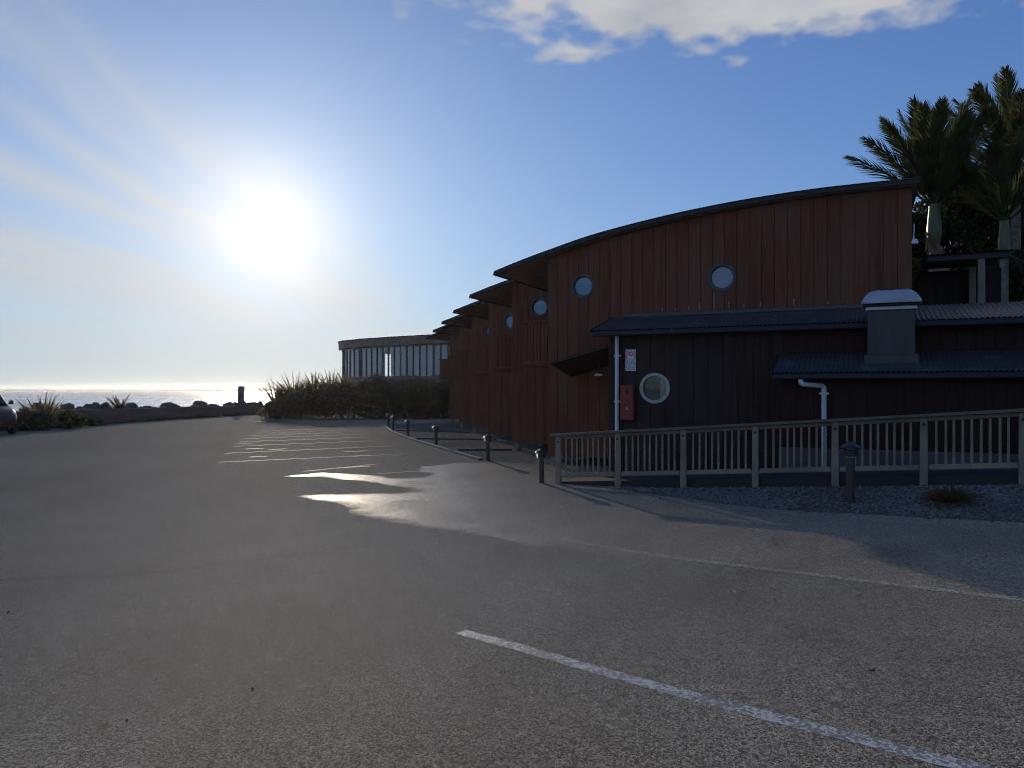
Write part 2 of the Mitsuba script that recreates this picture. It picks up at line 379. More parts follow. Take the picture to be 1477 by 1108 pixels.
def sheet(poly, zf, step=0.6, lift=0.0):
    """A ground sheet over a shapely polygon of (x, y), following the height zf."""
    minx, miny, maxx, maxy = poly.bounds
    pts = [np.array(poly.segmentize(step).exterior.coords[:-1])]
    for h in poly.interiors:
        pts.append(np.array(h.coords[:-1]))
    v, f = trimesh.creation.triangulate_polygon(poly.segmentize(step), engine='earcut')
    m = trimesh.Trimesh(np.column_stack([v, np.zeros(len(v))]), f, process=False)
    for _ in range(8):
        e = np.linalg.norm(m.vertices[m.edges_unique[:, 0]] - m.vertices[m.edges_unique[:, 1]], axis=1)
        if e.max() < step * 2.2 or len(m.faces) > 60000:
            break
        m = m.subdivide_to_size(step * 2.2, max_iter=12)
    v = m.vertices.copy()
    v[:, 2] = zf(v[:, 0], v[:, 1]) + lift
    m.vertices = v
    nz = np.cross(v[m.faces[:, 1]] - v[m.faces[:, 0]], v[m.faces[:, 2]] - v[m.faces[:, 0]])[:, 2]
    m.faces[nz < 0] = m.faces[nz < 0][:, ::-1]
    return m


def G(x, y=0):
    t = np.maximum(0, np.asarray(x, float) - 1.0)
    return 0.04 * (np.sqrt(t * t + 0.25) - 0.5)


def smooth_line(pts, step=0.25):
    from scipy.interpolate import PchipInterpolator
    pts = np.array(pts, float)
    d = np.r_[0, np.cumsum(np.linalg.norm(np.diff(pts, axis=0), axis=1))]
    q = np.arange(0, d[-1], step)
    return np.column_stack([PchipInterpolator(d, pts[:, k])(q) for k in range(pts.shape[1])] )


def wobble(pts, amp, f, seed):
    p = np.array(pts, float)
    P = np.column_stack([p * f, np.zeros(len(p))])
    return p + amp * (np.column_stack([meshkit.fbm(P, 4, seed), meshkit.fbm(P + 31.7, 4, seed + 9)]) - 0.5) * 2


# ------------------------------------------------------------------ ground, shore, sea
COAST = np.array([(-60, -30.0), (0, -30), (26, -29), (30.0, -26.0), (32.0, -20.2), (36.2, -20.0), (43.8, -19.1), (53.8, -17.4), (70, -13.5), (90, -4), (120, 22), (160, 70)], float)


def coast(y):
    return np.interp(y, COAST[:, 0], COAST[:, 1])


ys = np.r_[np.arange(-40, 4, 2.0), np.arange(4, 60, 1.0), np.arange(60, 161, 4.0)]
xs_fix = np.r_[-4.0, -2.0, -1.0, np.arange(0.0, 6.0, 0.1), np.arange(6.0, 14.0, 0.5), np.arange(14.0, 86.0, 3.0)]
us = np.r_[np.linspace(0, 1, 14)[:-1], 1 + np.arange(len(xs_fix))]
Yg, Ug = np.meshgrid(ys, us, indexing='ij')
Cg = coast(Yg)
Xg = np.where(Ug < 1, Cg + (np.minimum(-4.0, 0) - Cg) * Ug, np.interp(Ug, 1 + np.arange(len(xs_fix)), xs_fix))
Xg = np.maximum(Xg, Cg + 1e-4 * Ug)
v = np.stack([Xg, Yg, G(Xg)], -1).reshape(-1, 3)
nr, nc = len(ys), len(us)
idx = np.arange(nr * nc).reshape(nr, nc)
quads = np.stack([idx[:-1, :-1], idx[:-1, 1:], idx[1:, 1:], idx[1:, :-1]], -1).reshape(-1, 4)
part(None, 'asphalt', (v, quads), 'm_asphalt', True)
tag('asphalt', 'worn chip-seal car park running back to the low sea wall', 'car park', kind='structure')
# bank down to the beach
ts = np.linspace(0, 1, 12)
Yg, Ug = np.meshgrid(ys, ts, indexing='ij')
Xg = coast(Yg) - 22 * Ug
Zg = -0.25 - 6.0 * Ug ** 0.8 + 0.5 * (meshkit.fbm(np.stack([Xg * 0.5, Yg * 0.5, Xg * 0], -1), 3, 2) - 0.5)
Zg[:, 0] = -0.02
idx = np.arange(len(ys) * 12).reshape(len(ys), 12)
quads = np.stack([idx[:-1, 1:], idx[:-1, :-1], idx[1:, :-1], idx[1:, 1:]], -1).reshape(-1, 4)
part(None, 'shore_bank', (np.stack([Xg, Yg, Zg], -1).reshape(-1, 3), quads), 'm_shore', True)
tag('shore_bank', 'dark rocky bank dropping from the car park to the sea', 'shore', kind='structure')
# the sea, one displaced sheet
r = np.geomspace(16, 3400, 300)
a = np.radians(np.linspace(-80, 175, 330))
R, A = np.meshgrid(r, a, indexing='ij')
X, Y = R * np.sin(A - np.radians(70)), R * np.cos(A - np.radians(70))
amp = 0.85 * np.clip((2500 - R) / 2500, 0.1, 1)
P = np.stack([X * 0.035 + 0.004 * Y, Y * 0.014, 0 * X], -1)
Z = -4.6 + amp * (meshkit.fbm(P, 5, 77) - 0.5) * 2 + 0.35 * amp * (meshkit.fbm(P * 7, 3, 99) - 0.5)
idx = np.arange(R.size).reshape(R.shape)
quads = np.stack([idx[:-1, :-1], idx[1:, :-1], idx[1:, 1:], idx[:-1, 1:]], -1).reshape(-1, 4)
sea = trimesh.Trimesh(np.stack([X, Y, Z], -1).reshape(-1, 3), np.vstack([quads[:, [0, 1, 2]], quads[:, [0, 2, 3]]]), process=False)
if sea.face_normals[:, 2].mean() < 0:
    sea.invert()
part(None, 'sea', sea, 'm_sea', True)
tag('sea', 'pale choppy sea with lines of breaking waves below the low sun', 'sea', kind='structure')
# a far headland behind the restaurant
th = np.linspace(0, 1, 60)
hx = -128 + 260 * th
hz = 3 + 9 * np.clip((th - 0.0) * 9, 0, 1) ** 0.7 + 1.5 * th ** 1.3 + 2 * (meshkit.fbm(np.stack([hx * 0.05, hx * 0, hx * 0], -1), 4, 5) - 0.5)
V = []
for k, (dy, s) in enumerate(((-60, 0), (-25, 0.75), (0, 1), (40, 0.8), (120, 0))):
    V.append(np.stack([hx + k * 3, 600 + dy + 0 * hx, -5 + (hz + 5) * s * np.clip(th * 14, 0.05, 1)], 1))
V = np.array(V); idx = np.arange(5 * 60).reshape(5, 60)
quads = np.stack([idx[:-1, :-1], idx[:-1, 1:], idx[1:, 1:], idx[1:, :-1]], -1).reshape(-1, 4)
part(None, 'headland', (V.reshape(-1, 3), quads), 'm_headland', True)
tag('headland', 'hazy distant headland behind the round restaurant', 'hill', kind='structure')
# bush-clad rise on the right, behind the buildings
hx, hy = np.meshgrid(np.linspace(13.5, 70, 30), np.linspace(18.5, 95, 36), indexing='ij')
hz = G(hx) - 0.3 + 8.5 * np.clip((hx - 13.5 + 0.12 * (hy - 20)) / 22, 0, 1) ** 1.1 * np.clip((hy - 18.5) / 9, 0, 1) + 0.8 * (meshkit.fbm(np.stack([hx * 0.3, hy * 0.3, 0 * hx], -1), 3, 6) - 0.5)
idx = np.arange(hx.size).reshape(hx.shape)
quads = np.stack([idx[:-1, :-1], idx[1:, :-1], idx[1:, 1:], idx[:-1, 1:]], -1).reshape(-1, 4)
part(None, 'hill', (np.stack([hx, hy, hz], -1).reshape(-1, 3), quads), 'm_hill', True)
tag('hill', 'bush covered rise behind the buildings on the right', 'hill', kind='structure')

# ------------------------------------------------------------------ wet asphalt, puddle, painted lines
up = [(-4.5, 15.05), (-4.26, 15.3), (-3.8, 15.66), (-3.2, 15.45), (-2.72, 15.18), (-2.17, 14.72), (-1.85, 14.9), (-1.66, 15.4), (-2.0, 16.1), (-2.0, 16.9), (-1.8, 17.11), (-1.26, 17.75), (-0.4, 17.7), (0.33, 17.11), (0.75, 15.6),
      (1.30, 13.6), (2.33, 11.0), (3.0, 9.4), (3.30, 8.3), (3.79, 7.0), (4.4, 6.0)]
lo = [(4.4, 5.45), (3.90, 5.86), (2.81, 6.74), (2.3, 7.10), (1.79, 7.50), (1.13, 7.74), (0.45, 8.18), (-0.14, 8.67), (-0.82, 9.27), (-1.59, 9.85), (-2.03, 10.28), (-2.68, 11.47), (-3.2, 12.0), (-3.5, 12.22), (-3.0, 12.5), (-2.48, 12.62), (-1.95, 12.55),
      (-1.75, 12.75), (-2.1, 13.5), (-2.5, 13.95), (-2.97, 14.37), (-4.03, 14.94)]
ring = wobble(smooth_line(up + lo + [up[0]], 0.07), 0.10, 2.2, 61)
wet = sg.Polygon(ring).buffer(0)
wet = max(getattr(wet, 'geoms', [wet]), key=lambda g: g.area)
WETSEG = np.array(wet.simplify(0.05).exterior.coords)


def wet_weight(p, n, uv):
    """How wet: full well inside the outline, ragged and fading at its edge, drying out towards the ramp."""
    best = Fl(9.0)
    for (ax, ay), (bx, by) in zip(WETSEG[:-1], WETSEG[1:]):
        ex, ey = bx - ax, by - ay
        t = dr.clip(((p.x - ax) * ex + (p.y - ay) * ey) / (ex * ex + ey * ey), 0, 1)
        best = dr.minimum(best, dr.square(p.x - ax - t * ex) + dr.square(p.y - ay - t * ey))
    d = dr.sqrt(best)
    soft = 0.07 + 0.32 * smoothstep(0.4, 0.7, fbm(p.x * 0.7, p.y * 0.7, 3.0, 3))
    w = dr.clip((d + 0.20 * (fbm(p.x * 4, p.y * 4, 5.0, 3) - 0.5)) / soft, 0, 1)
    dry = 1.05 - 0.72 * smoothstep(0.2, 4.4, p.x)
    grit = 0.45 + 0.75 * smoothstep(0.25, 0.75, noise(p.x * 34, p.y * 34) * 0.6 + noise(p.x * 70, p.y * 70) * 0.4)
    return dr.clip(w * dry * grit * (0.65 + 0.55 * smoothstep(0.3, 0.65, fbm(p.x * 1.3, p.y * 1.3, 9.0, 4))), 0, 1)


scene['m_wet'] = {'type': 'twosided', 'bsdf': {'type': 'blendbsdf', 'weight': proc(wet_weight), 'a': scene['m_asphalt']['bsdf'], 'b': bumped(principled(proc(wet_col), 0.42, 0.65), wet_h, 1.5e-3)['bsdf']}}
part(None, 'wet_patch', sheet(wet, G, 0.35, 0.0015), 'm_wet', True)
tag('wet_patch', 'wet sheet of seal glinting in the sun beside the ramp', 'wet ground', kind='structure')
pud = sg.Polygon(wobble(smooth_line([(-13.9, 40.6), (-13.2, 40.2), (-12.2, 40.4), (-11.9, 40.9), (-12.6, 41.3), (-13.6, 41.1), (-13.9, 40.6)], 0.1), 0.12, 1.5, 5)).buffer(0)
part(None, 'puddle', sheet(pud, G, 0.4, 0.004), 'm_water', True)
tag('puddle', 'small bright puddle in front of the flax hedge', 'puddle', kind='structure')


def strip(a, b, w, lift=0.004, zf=G, seg=0.4):
    a, b = np.array(a), np.array(b)
    t = (b - a) / np.linalg.norm(b - a); n_ = np.array([-t[1], t[0]]) * w / 2
    k = max(2, int(np.linalg.norm(b - a) / seg))
    c = a + (b - a) * np.linspace(0, 1, k)[:, None]
    jit = (meshkit.noise(np.column_stack([c * 3, np.zeros(k)]), 3) - 0.5)[:, None] * 0.012 + rng.uniform(-0.004, 0.004, (k, 1)) * (t[::-1] * [-1, 1])
    L, Rr = c + n_ * 1.0 + jit, c - n_ + jit
    V = np.vstack([np.column_stack([L, zf(L[:, 0]) + lift]), np.column_stack([Rr, zf(Rr[:, 0]) + lift])])
    q = np.array([[k + i, k + i + 1, i + 1, i] for i in range(k - 1)])
    return (V, q)


part('asphalt', 'parking_line', strip((-0.36, 5.385), (3.2, 2.43), 0.115, 0.002, seg=0.03), 'm_paint', True)
stalls = [((-7.66, 20.41), (-3.57, 23.18)), ((-6.86, 17.92), (-2.70, 20.34)), ((-8.37, 22.95), (-4.47, 25.57)), ((-8.87, 24.93), (-4.93, 27.47)), ((-9.35, 26.51), (-5.58, 29.31)),
          ((-9.66, 28.26), (-6.15, 31.11)), ((-10.0, 29.87), (-6.47, 32.73)), ((-4.3, 15.95), (-3.1, 17.45)), ((-2.72, 15.49), (-1.42, 16.3)), ((-10.3, 31.6), (-6.9, 34.3))]
for a_, b_ in stalls:
    part('asphalt', 'parking_line', strip(a_, b_, 0.075, 0.003), 'm_bay_paint', True)
for x, y, w, l in ((-4.06, 19.55, 0.5, 0.16), (-7.6, 21.9, 0.5, 0.16), (-6.9, 21.7, 0.5, 0.12), (-6.6, 19.3, 0.45, 0.14), (-3.8, 16.6, 0.8, 0.14), (-4.6, 20.9, 0.7, 0.13), (-8.6, 24.0, 0.5, 0.12)):
    part('asphalt', 'stall_marking', strip((x, y), (x + w * 0.83, y + w * 0.56), l, 0.003), 'm_bay_paint', True)
# flush concrete channel and seam lines by the ramp
def poly_strip(pts, w, lift, zf=G):
    c = smooth_line(pts, 0.2)
    t = np.gradient(c, axis=0); t /= np.linalg.norm(t, axis=1, keepdims=True)
    n_ = np.column_stack([-t[:, 1], t[:, 0]]) * w / 2
    L, Rr = c + n_, c - n_
    k = len(c)
    V = np.vstack([np.column_stack([L, zf(L[:, 0]) + lift]), np.column_stack([Rr, zf(Rr[:, 0]) + lift])])
    return (V, np.array([[k + i, k + i + 1, i + 1, i] for i in range(k - 1)]))


part(None, 'drain_channel', poly_strip([(3.0, 10.55), (3.34, 10.1), (4.54, 8.95), (5.49, 8.23), (7.5, 7.0)], 0.07, 0.003), 'm_concrete', True)
tag('drain_channel', 'thin concrete drain strip in the seal below the gravel bed', 'drain', kind='structure')
part(None, 'seam_strip', poly_strip([(0.55, 8.72), (0.85, 8.44), (1.79, 7.57), (2.81, 6.74), (3.90, 5.85), (5.2, 4.85)], 0.11, 0.003), 'm_seam', True)
tag('seam_strip', 'pale concrete strip along the lower edge of the wet seal', 'drain', kind='structure')

# ------------------------------------------------------------------ frame of the buildings
TH = math.radians(24.7)
E3 = np.array([math.cos(TH), -math.sin(TH), 0]); B3 = np.array([math.sin(TH), math.cos(TH), 0]); O3 = np.array([0.803, 17.1, 0])


def frame(ds=0.0, db=0.0):
    M = np.eye(4); M[:3, 0], M[:3, 1], M[:3, 2], M[:3, 3] = E3, B3, [0, 0, 1], O3 + E3 * ds + B3 * db
    return M


def W(s, b, z=0.0):
    return O3 + E3 * s + B3 * b + np.array([0, 0, z])


RP = np.array([(-1.20, 4.37), (-0.455, 4.60), (0.09, 4.745), (1.05, 4.985), (2.19, 5.185), (3.26, 5.33), (4.6, 5.45), (5.85, 5.505), (6.56, 5.51), (7.42, 5.50)])
from scipy.interpolate import PchipInterpolator
roof_z = PchipInterpolator(RP[:, 0], RP[:, 1])


def boards(parent, s0, s1, width, z0, ztop, y0, mats, holes=None, gap=0.012, thick=0.02, tw=None, seed=1):
    """Upright boards, each a mesh of its own, in front of a panel whose face is at local y = y0."""
    rr = random.Random(seed)
    s, out = s0, []
    while s < s1 - 0.02:
        e = min(s1, s + width)
        a0, a1 = s + gap / 2, e - gap / 2
        z0j = z0 + rr.uniform(-0.004, 0.004)
        p = sg.Polygon([(a0, z0j), (a1, z0j), (a1, ztop(a1)), ((a0 + a1) / 2, ztop((a0 + a1) / 2)), (a0, ztop(a0))])
        if holes is not None:
            p = p.difference(holes)
        if p.area > 1e-3:
            th_ = thick + rr.uniform(-0.003, 0.004)
            out.append(part(parent, 'board', ply(ex_sz(p, th_, y0 - th_)), mats[rr.randrange(len(mats))], tw=tw))
        s = e
    return out


def corrugated(s0, s1, bz_lo, bz_hi, pitch=0.076, amp=0.009, per=6, thick=0.0):
    """A corrugated sheet between a lower edge (b, z) and an upper edge (b, z), ribs running up the slope."""
    n = int((s1 - s0) / pitch * per)
    s = np.linspace(s0, s1, n)
    off = amp * np.cos(2 * np.pi * (s - s0) / pitch)
    lo_ = np.column_stack([s, np.full(n, bz_lo[0]), bz_lo[1] + off]); hi_ = np.column_stack([s, np.full(n, bz_hi[0]), bz_hi[1] + off])
    mid = (lo_ + hi_) / 2
    V = np.vstack([lo_, mid, hi_])
    q = np.array([[r_ * n + i, r_ * n + i + 1, (r_ + 1) * n + i + 1, (r_ + 1) * n + i] for r_ in range(2) for i in range(n - 1)])
    Vb = V - np.array([0, 0, 0.004])
    qb = q[:, ::-1] + len(V)
    return (np.vstack([V, Vb]), np.vstack([q, qb]))


def local(mesh, M):
    if isinstance(mesh, tuple):
        v = np.asarray(mesh[0]) @ M[:3, :3].T + M[:3, 3]
        return (v, mesh[1])
    m = mesh.copy(); m.apply_transform(M); return m


def ring_mesh(c, z, r0, r1, y_front, depth):
    a = np.linspace(0, 2 * np.pi, 48, endpoint=False)
    out = sg.Polygon(np.column_stack([c + r1 * np.cos(a), z + r1 * np.sin(a)]), [np.column_stack([c + r0 * np.cos(a), z + r0 * np.sin(a)])])
    return ex_sz(out, depth, y_front)


def disc(c, z, r_, y, n=48):
    a = np.linspace(0, 2 * np.pi, n, endpoint=False)
    V = np.vstack([[[c, y, z]], np.column_stack([c + r_ * np.cos(a), np.full(n, y), z + r_ * np.sin(a)])])
    return (V, np.array([[0, 1 + i, 1 + (i + 1) % n] for i in range(n)]))


# ------------------------------------------------------------------ terraced units (one kind, five copies)
UNIT_LABELS = [
    'nearest red-brown board-clad unit with two round windows and curved roof above the low wing',
    'second unit from the front, its round window showing just left of the nearest unit',
    'third unit from the front, between the second unit and the fourth',
    'fourth unit from the front, its roof tip second lowest against the sky',
    'fifth unit from the front, its roof tip lowest against the sky',
    'rearmost unit of the row, only a sliver of wall showing beside the round restaurant']
DS, DB, ND = -2.519, 3.586, 3.586
proto = {}
win = [(3.79, 3.965), (0.824, 3.955)]
holes2 = sg.Point(*win[0]).buffer(0.262, 24).union(sg.Point(*win[1]).buffer(0.245, 24))
holes1 = sg.Point(*win[1]).buffer(0.245, 24)
Z0 = 0.25


def wall_poly(s0, s1, z0, holes, drop=0.1):
    ss = np.linspace(s0, s1, 40)
    p = sg.Polygon([(s0, z0), (s1, z0)] + [(x, float(roof_z(x)) - drop) for x in ss[::-1]])
    return p.difference(holes) if holes is not None else p


def profile_slab(s0, s1, b0, b1, top, bot, n=60):
    ss = np.linspace(s0, s1, n)
    zt = roof_z(ss) + top; zb = roof_z(ss) + bot
    V = []
    for b_ in (b0, b1):
        V += [np.column_stack([ss, np.full(n, b_), zt]), np.column_stack([ss, np.full(n, b_), zb])]
    V = np.vstack(V); q = []
    for i in range(n - 1):
        A_, B_, C_, D_ = i, n + i, 2 * n + i, 3 * n + i
        q += [[A_, A_ + 1, C_ + 1, C_], [B_, D_, D_ + 1, B_ + 1], [A_, B_, B_ + 1, A_ + 1], [C_, C_ + 1, D_ + 1, D_]]
    q += [[0, 2 * n, 3 * n, n], [n - 1, 2 * n - 1, 4 * n - 1, 3 * n - 1]]
    return (V, np.array(q))


shared = {}


def share(name, fn):
    if name not in shared:
        shared[name] = fn()
    return shared[name]


def flute_roof():
    """Curved corrugated sheet: ribs run along s (down the curve), waves across b."""
    ss = np.linspace(-1.22, 7.33, 36)
    bs = np.arange(-0.27, ND + 0.28, 0.0165)
    S_, B_ = np.meshgrid(ss, bs, indexing='ij')
    Z_ = roof_z(np.clip(S_, RP[0, 0], RP[-1, 0])) + 0.012 + 0.009 * np.cos(2 * np.pi * B_ / 0.076)
    idx = np.arange(S_.size).reshape(S_.shape)
    q = np.stack([idx[:-1, :-1], idx[1:, :-1], idx[1:, 1:], idx[:-1, 1:]], -1).reshape(-1, 4)
    return ply((np.stack([S_, B_, Z_], -1).reshape(-1, 3), q))


for k in range(6):
    tw = T(frame(DS * k, DB * k).tolist())
    u = thing('terraced_unit', UNIT_LABELS[k], 'building', 'terraced units in a staggered row')
    first = k == 0
    # near end wall: panel + boards
    wall = part(u, 'wall', share(f'wall{first}', lambda: ply(ex_sz(wall_poly(0, 7.2, Z0, holes2 if first else holes1), 0.08, 0.0))), WOODS[1], tw=tw)
    n_b = 7.2 if first else 4.6
    boards(wall, 0.0, n_b, 0.24, Z0 - 0.03, lambda x: float(roof_z(x)) - 0.115, 0.0, WOODS, holes2 if first else holes1, tw=tw, seed=11 + k)
    # other walls
    part(u, 'side_wall', share('sidew', lambda: ply(cat_([box(7.12, 7.2, 0.083, ND - 0.003, Z0, 5.38)]))), WOODS[1], tw=tw)
    fac = part(u, 'facade', share('facade', lambda: ply(cat_([box(0.0, 0.08, 0.083, 0.5, Z0, 4.6), box(0.0, 0.08, 3.1, ND - 0.003, Z0, 4.6), box(0.0, 0.08, 0.5, 3.1, 2.35, 2.62), box(0.0, 0.08, 0.5, 3.1, 4.35, 4.6)]))), WOODS[0], tw=tw)
    part(fac, 'glass_door', share('gd', lambda: ply(cat_([box(0.03, 0.045, 0.5, 3.1, 2.62, 4.35)]))), 'm_pane', tw=tw)
    part(fac, 'glass_door', share('gd2', lambda: ply(cat_([box(0.03, 0.045, 0.5, 3.1, Z0, 2.35)]))), 'm_pane', tw=tw)
    part(u, 'interior', share('int', lambda: ply(cat_([box(0.1, 7.1, 1.6, 1.65, Z0, 4.4), box(0.1, 7.1, 0.1, 3.5, 2.36, 2.6)]))), 'm_interior', tw=tw)
    # roof
    part(u, 'roof', share('roof', flute_roof), 'm_roof', tw=tw)
    part(u, 'soffit', share('soffit', lambda: ply(profile_slab(-1.16, 7.29, -0.20, ND + 0.2, -0.004, -0.085))), 'm_soffit', tw=tw)
    part(u, 'barge_board', share('barge', lambda: ply(profile_slab(-1.20, 7.31, -0.245, -0.203, 0.0, -0.088))), 'm_dark_trim', tw=tw)
    part(u, 'gutter', share('gutter', lambda: ply(cat_([bevel_box(-1.255, -1.165, -0.26, ND + 0.26, 4.285, 4.40, 0.02)]))), 'm_dark_trim', tw=tw)
    if k < 2:
        part(u, 'vent_pipe', ply(tube([(-1.02, 0.3, 4.40), (-1.03, 0.3, 4.60)], 0.022)), 'm_dark_trim', tw=tw)
    # round windows
    for (c, z), r_ in zip(win if first else win[1:], (0.262, 0.245) if first else (0.245,)):
        wk = part(u, 'window', disc(c, z, r_ - 0.005, 0.035), 'm_pane', tw=tw)
        part(wk, 'blind_backing', disc(c, z, r_ - 0.004, 0.075), 'm_sky_backing', tw=tw)  # opaque disc added behind the pane, coloured like reflected sky
        part(wk, 'inner_frame', ring_mesh(c, z, r_ - 0.050, r_ - 0.029, 0.010, 0.03), 'm_frame_dark', 40, tw=tw)
        part(wk, 'frame', ring_mesh(c, z, r_ - 0.028, r_ + 0.016, -0.034, 0.05), 'm_frame_dark', 40, tw=tw)
    # balcony on the sea side
    bal = part(u, 'balcony', share('bal', lambda: ply(cat_([box(-0.60, -0.003, 0.02, ND - 0.3, 2.22, 2.34)]))), WOODS[2], tw=tw)
    for j in range(7):
        x = -0.585 + j * 0.083
        part(bal, 'slat', share(f'slat{j}', lambda: ply(bevel_box(x, x + 0.066, -0.002, 0.018, 2.24, 3.20, 0.003))), WOODS[j % 3], tw=tw)
    for j in range(int((ND - 0.35) / 0.11)):
        y = 0.05 + j * 0.11
        part(bal, 'slat', share(f'fslat{j}', lambda: ply(box(-0.602, -0.582, y, y + 0.08, 2.24, 3.20))), WOODS[j % 3], tw=tw)
    part(bal, 'rail', share('brail', lambda: ply(cat_([bevel_box(-0.63, -0.003, -0.03, 0.06, 3.203, 3.243, 0.008), bevel_box(-0.63, -0.54, 0.063, ND - 0.3, 3.203, 3.243, 0.008)]))), WOODS[2], tw=tw)
    part(bal, 'lower_rail', share('blrail', lambda: ply(bevel_box(-0.60, -0.003, -0.024, -0.004, 2.28, 2.33, 0.004))), WOODS[2], tw=tw)
    # piles and bearer
    for s_ in (0.12, 1.9, 3.7, 5.4, 7.0):
        for b_ in (0.10, 1.9):
            part(u, 'pile', share(f'pile{s_}{b_}', lambda: ply(lathe([(0, -0.05), (0.085, -0.05), (0.085, 0.246), (0, 0.246)], 12).apply_translation((s_, b_, 0)))), 'm_grey_timber', tw=tw)
    part(u, 'bearer', share('bearer', lambda: ply(cat_([bevel_box(0.02, 7.15, 1.0, 1.1, 0.13, 0.245, 0.01), box(0.0, 7.2, 0.083, ND - 0.01, 0.25, 0.33)]))), 'm_grey_timber', tw=tw)

# ------------------------------------------------------------------ lean-to wing in front of the nearest unit
wing = thing('lean_to_wing', 'low dark board-clad lean-to wing with corrugated roof in front of the nearest unit', 'building')
M0 = frame()
RT, RE = (-0.022, 3.235), (-1.46, 2.86)         # (b, z) of the roof's top and eave
SL = (RT[1] - RE[1]) / (RT[0] - RE[0])
WB = -1.15                                      # wall face


def uz(b):
    return RE[1] + (b - RE[0]) * SL - 0.035


hole = sg.Point(2.709, 1.727).buffer(0.262, 24)
wallp = sg.box(1.80, 0.05, 11.5, uz(WB) - 0.03).difference(hole)
wk = part(wing, 'wall', local(ex_sz(wallp, 0.08, WB), M0), SHADED_WOODS[0])
boards(wk, 1.80, 5.05, 0.275, 0.04, lambda x: uz(WB) - 0.03, WB, SHADED_WOODS, hole, seed=3, tw=T(M0.tolist()))
boards(wk, 5.05, 11.4, 0.275, 2.36, lambda x: uz(WB) - 0.03, WB, SHADED_REDS, None, seed=4, tw=T(M0.tolist()))
part(wk, 'corner_board', local(bevel_box(1.775, 1.87, WB - 0.035, WB - 0.0255, 0.05, uz(WB) - 0.035, 0.004), M0), SHADED_WOODS[1])
ew = sg.Polygon([(-WB - 0.085, 0.05), (0.03, 0.05), (0.03, uz(-0.03) - 0.02), (-WB - 0.085, uz(WB + 0.085) - 0.03)])
m = trimesh.creation.extrude_polygon(ew, 0.08, engine='earcut'); vv = m.vertices.copy()
m.vertices = np.stack([1.80 + vv[:, 2], -vv[:, 0], vv[:, 1]], 1); m.fix_normals()
part(wing, 'end_wall', local(m, M0), WOODS[1])
for j in range(4):
    part(f'{wing}__end_wall', 'board', local(box(1.778, 1.799, -1.06 + j * 0.262, -1.06 + j * 0.262 + 0.25, 0.05, uz(-1.06 + j * 0.262) - 0.045), M0), WOODS[j % 3])
part(wing, 'roof', local(corrugated(1.52, 11.5, RE, RT), M0), 'm_roof', 50)
part(wing, 'soffit', local((np.array([[1.56, RE[0] + 0.03, RE[1] - 0.035], [11.5, RE[0] + 0.03, RE[1] - 0.035], [11.5, RT[0], RT[1] - 0.03], [1.56, RT[0], RT[1] - 0.03]]), np.array([[0, 3, 2, 1]])), M0), 'm_dark_trim')
part(wing, 'barge_flashing', local(bar((1.50, RE[0] - 0.02, RE[1] - 0.045), (1.50, RT[0] - 0.003, RT[1] - 0.045), 0.04, 0.12), M0), 'm_dark_trim')
part(wing, 'gutter', local(bevel_box(1.53, 11.5, RE[0] - 0.115, RE[0] + 0.005, RE[1] - 0.125, RE[1] - 0.022, 0.02), M0), 'm_dark_trim')
part(wing, 'apron_flashing', local(bar((1.75, -0.045, RT[1] + 0.03), (7.20, -0.045, RT[1] + 0.03), 0.035, 0.07), M0), 'm_roof')
for s_, z_, h_, w_ in ((2.56, 3.33, 0.07, 0.03), (2.83, 3.33, 0.05, 0.03), (3.11, 3.33, 0.10, 0.028), (3.33, 3.33, 0.16, 0.03), (3.62, 3.33, 0.33, 0.034), (3.92, 3.33, 0.14, 0.03), (4.20, 3.33, 0.07, 0.03), (4.52, 3.33, 0.12, 0.032), (5.14, 3.33, 0.13, 0.032), (5.76, 3.33, 0.06, 0.03), (6.1, 3.33, 0.06, 0.03)):
    part('terraced_unit__wall', 'pale_strip', local(box(s_, s_ + w_, -0.030, -0.0265, z_, z_ + h_), M0), 'm_grey_timber')
# round window of the wing
wn = part(wing, 'window', local(disc(2.709, 1.727, 0.25, WB + 0.02), M0), 'm_clear')
part(wn, 'frame', local(ring_mesh(2.709, 1.727, 0.236, 0.298, WB - 0.055, 0.06), M0), 'm_frame_pale', 40)
part(wn, 'curtain', local(cat_([box(2.78 + j * 0.03, 2.805 + j * 0.03, WB + 0.12 + 0.012 * (j % 2), WB + 0.14 + 0.012 * (j % 2), 1.35, 2.1) for j in range(9)]), M0), 'm_curtain')
part(wn, 'backdrop', local(box(2.3, 3.15, WB + 0.55, WB + 0.57, 1.3, 2.15), M0), 'm_green_reflection')
# downpipe at the corner
part(wing, 'downpipe', local(tube([(1.965, WB - 0.085, 2.86), (1.965, WB - 0.085, 1.5), (1.965, WB - 0.085, 0.15)], 0.041, 12), M0), 'm_pvc', 50)
part(wing, 'pipe_bracket', local(cat_([box(1.915, 2.035, WB - 0.13, WB - 0.026, z, z + 0.03) for z in (2.35, 1.45)]), M0), 'm_pvc')
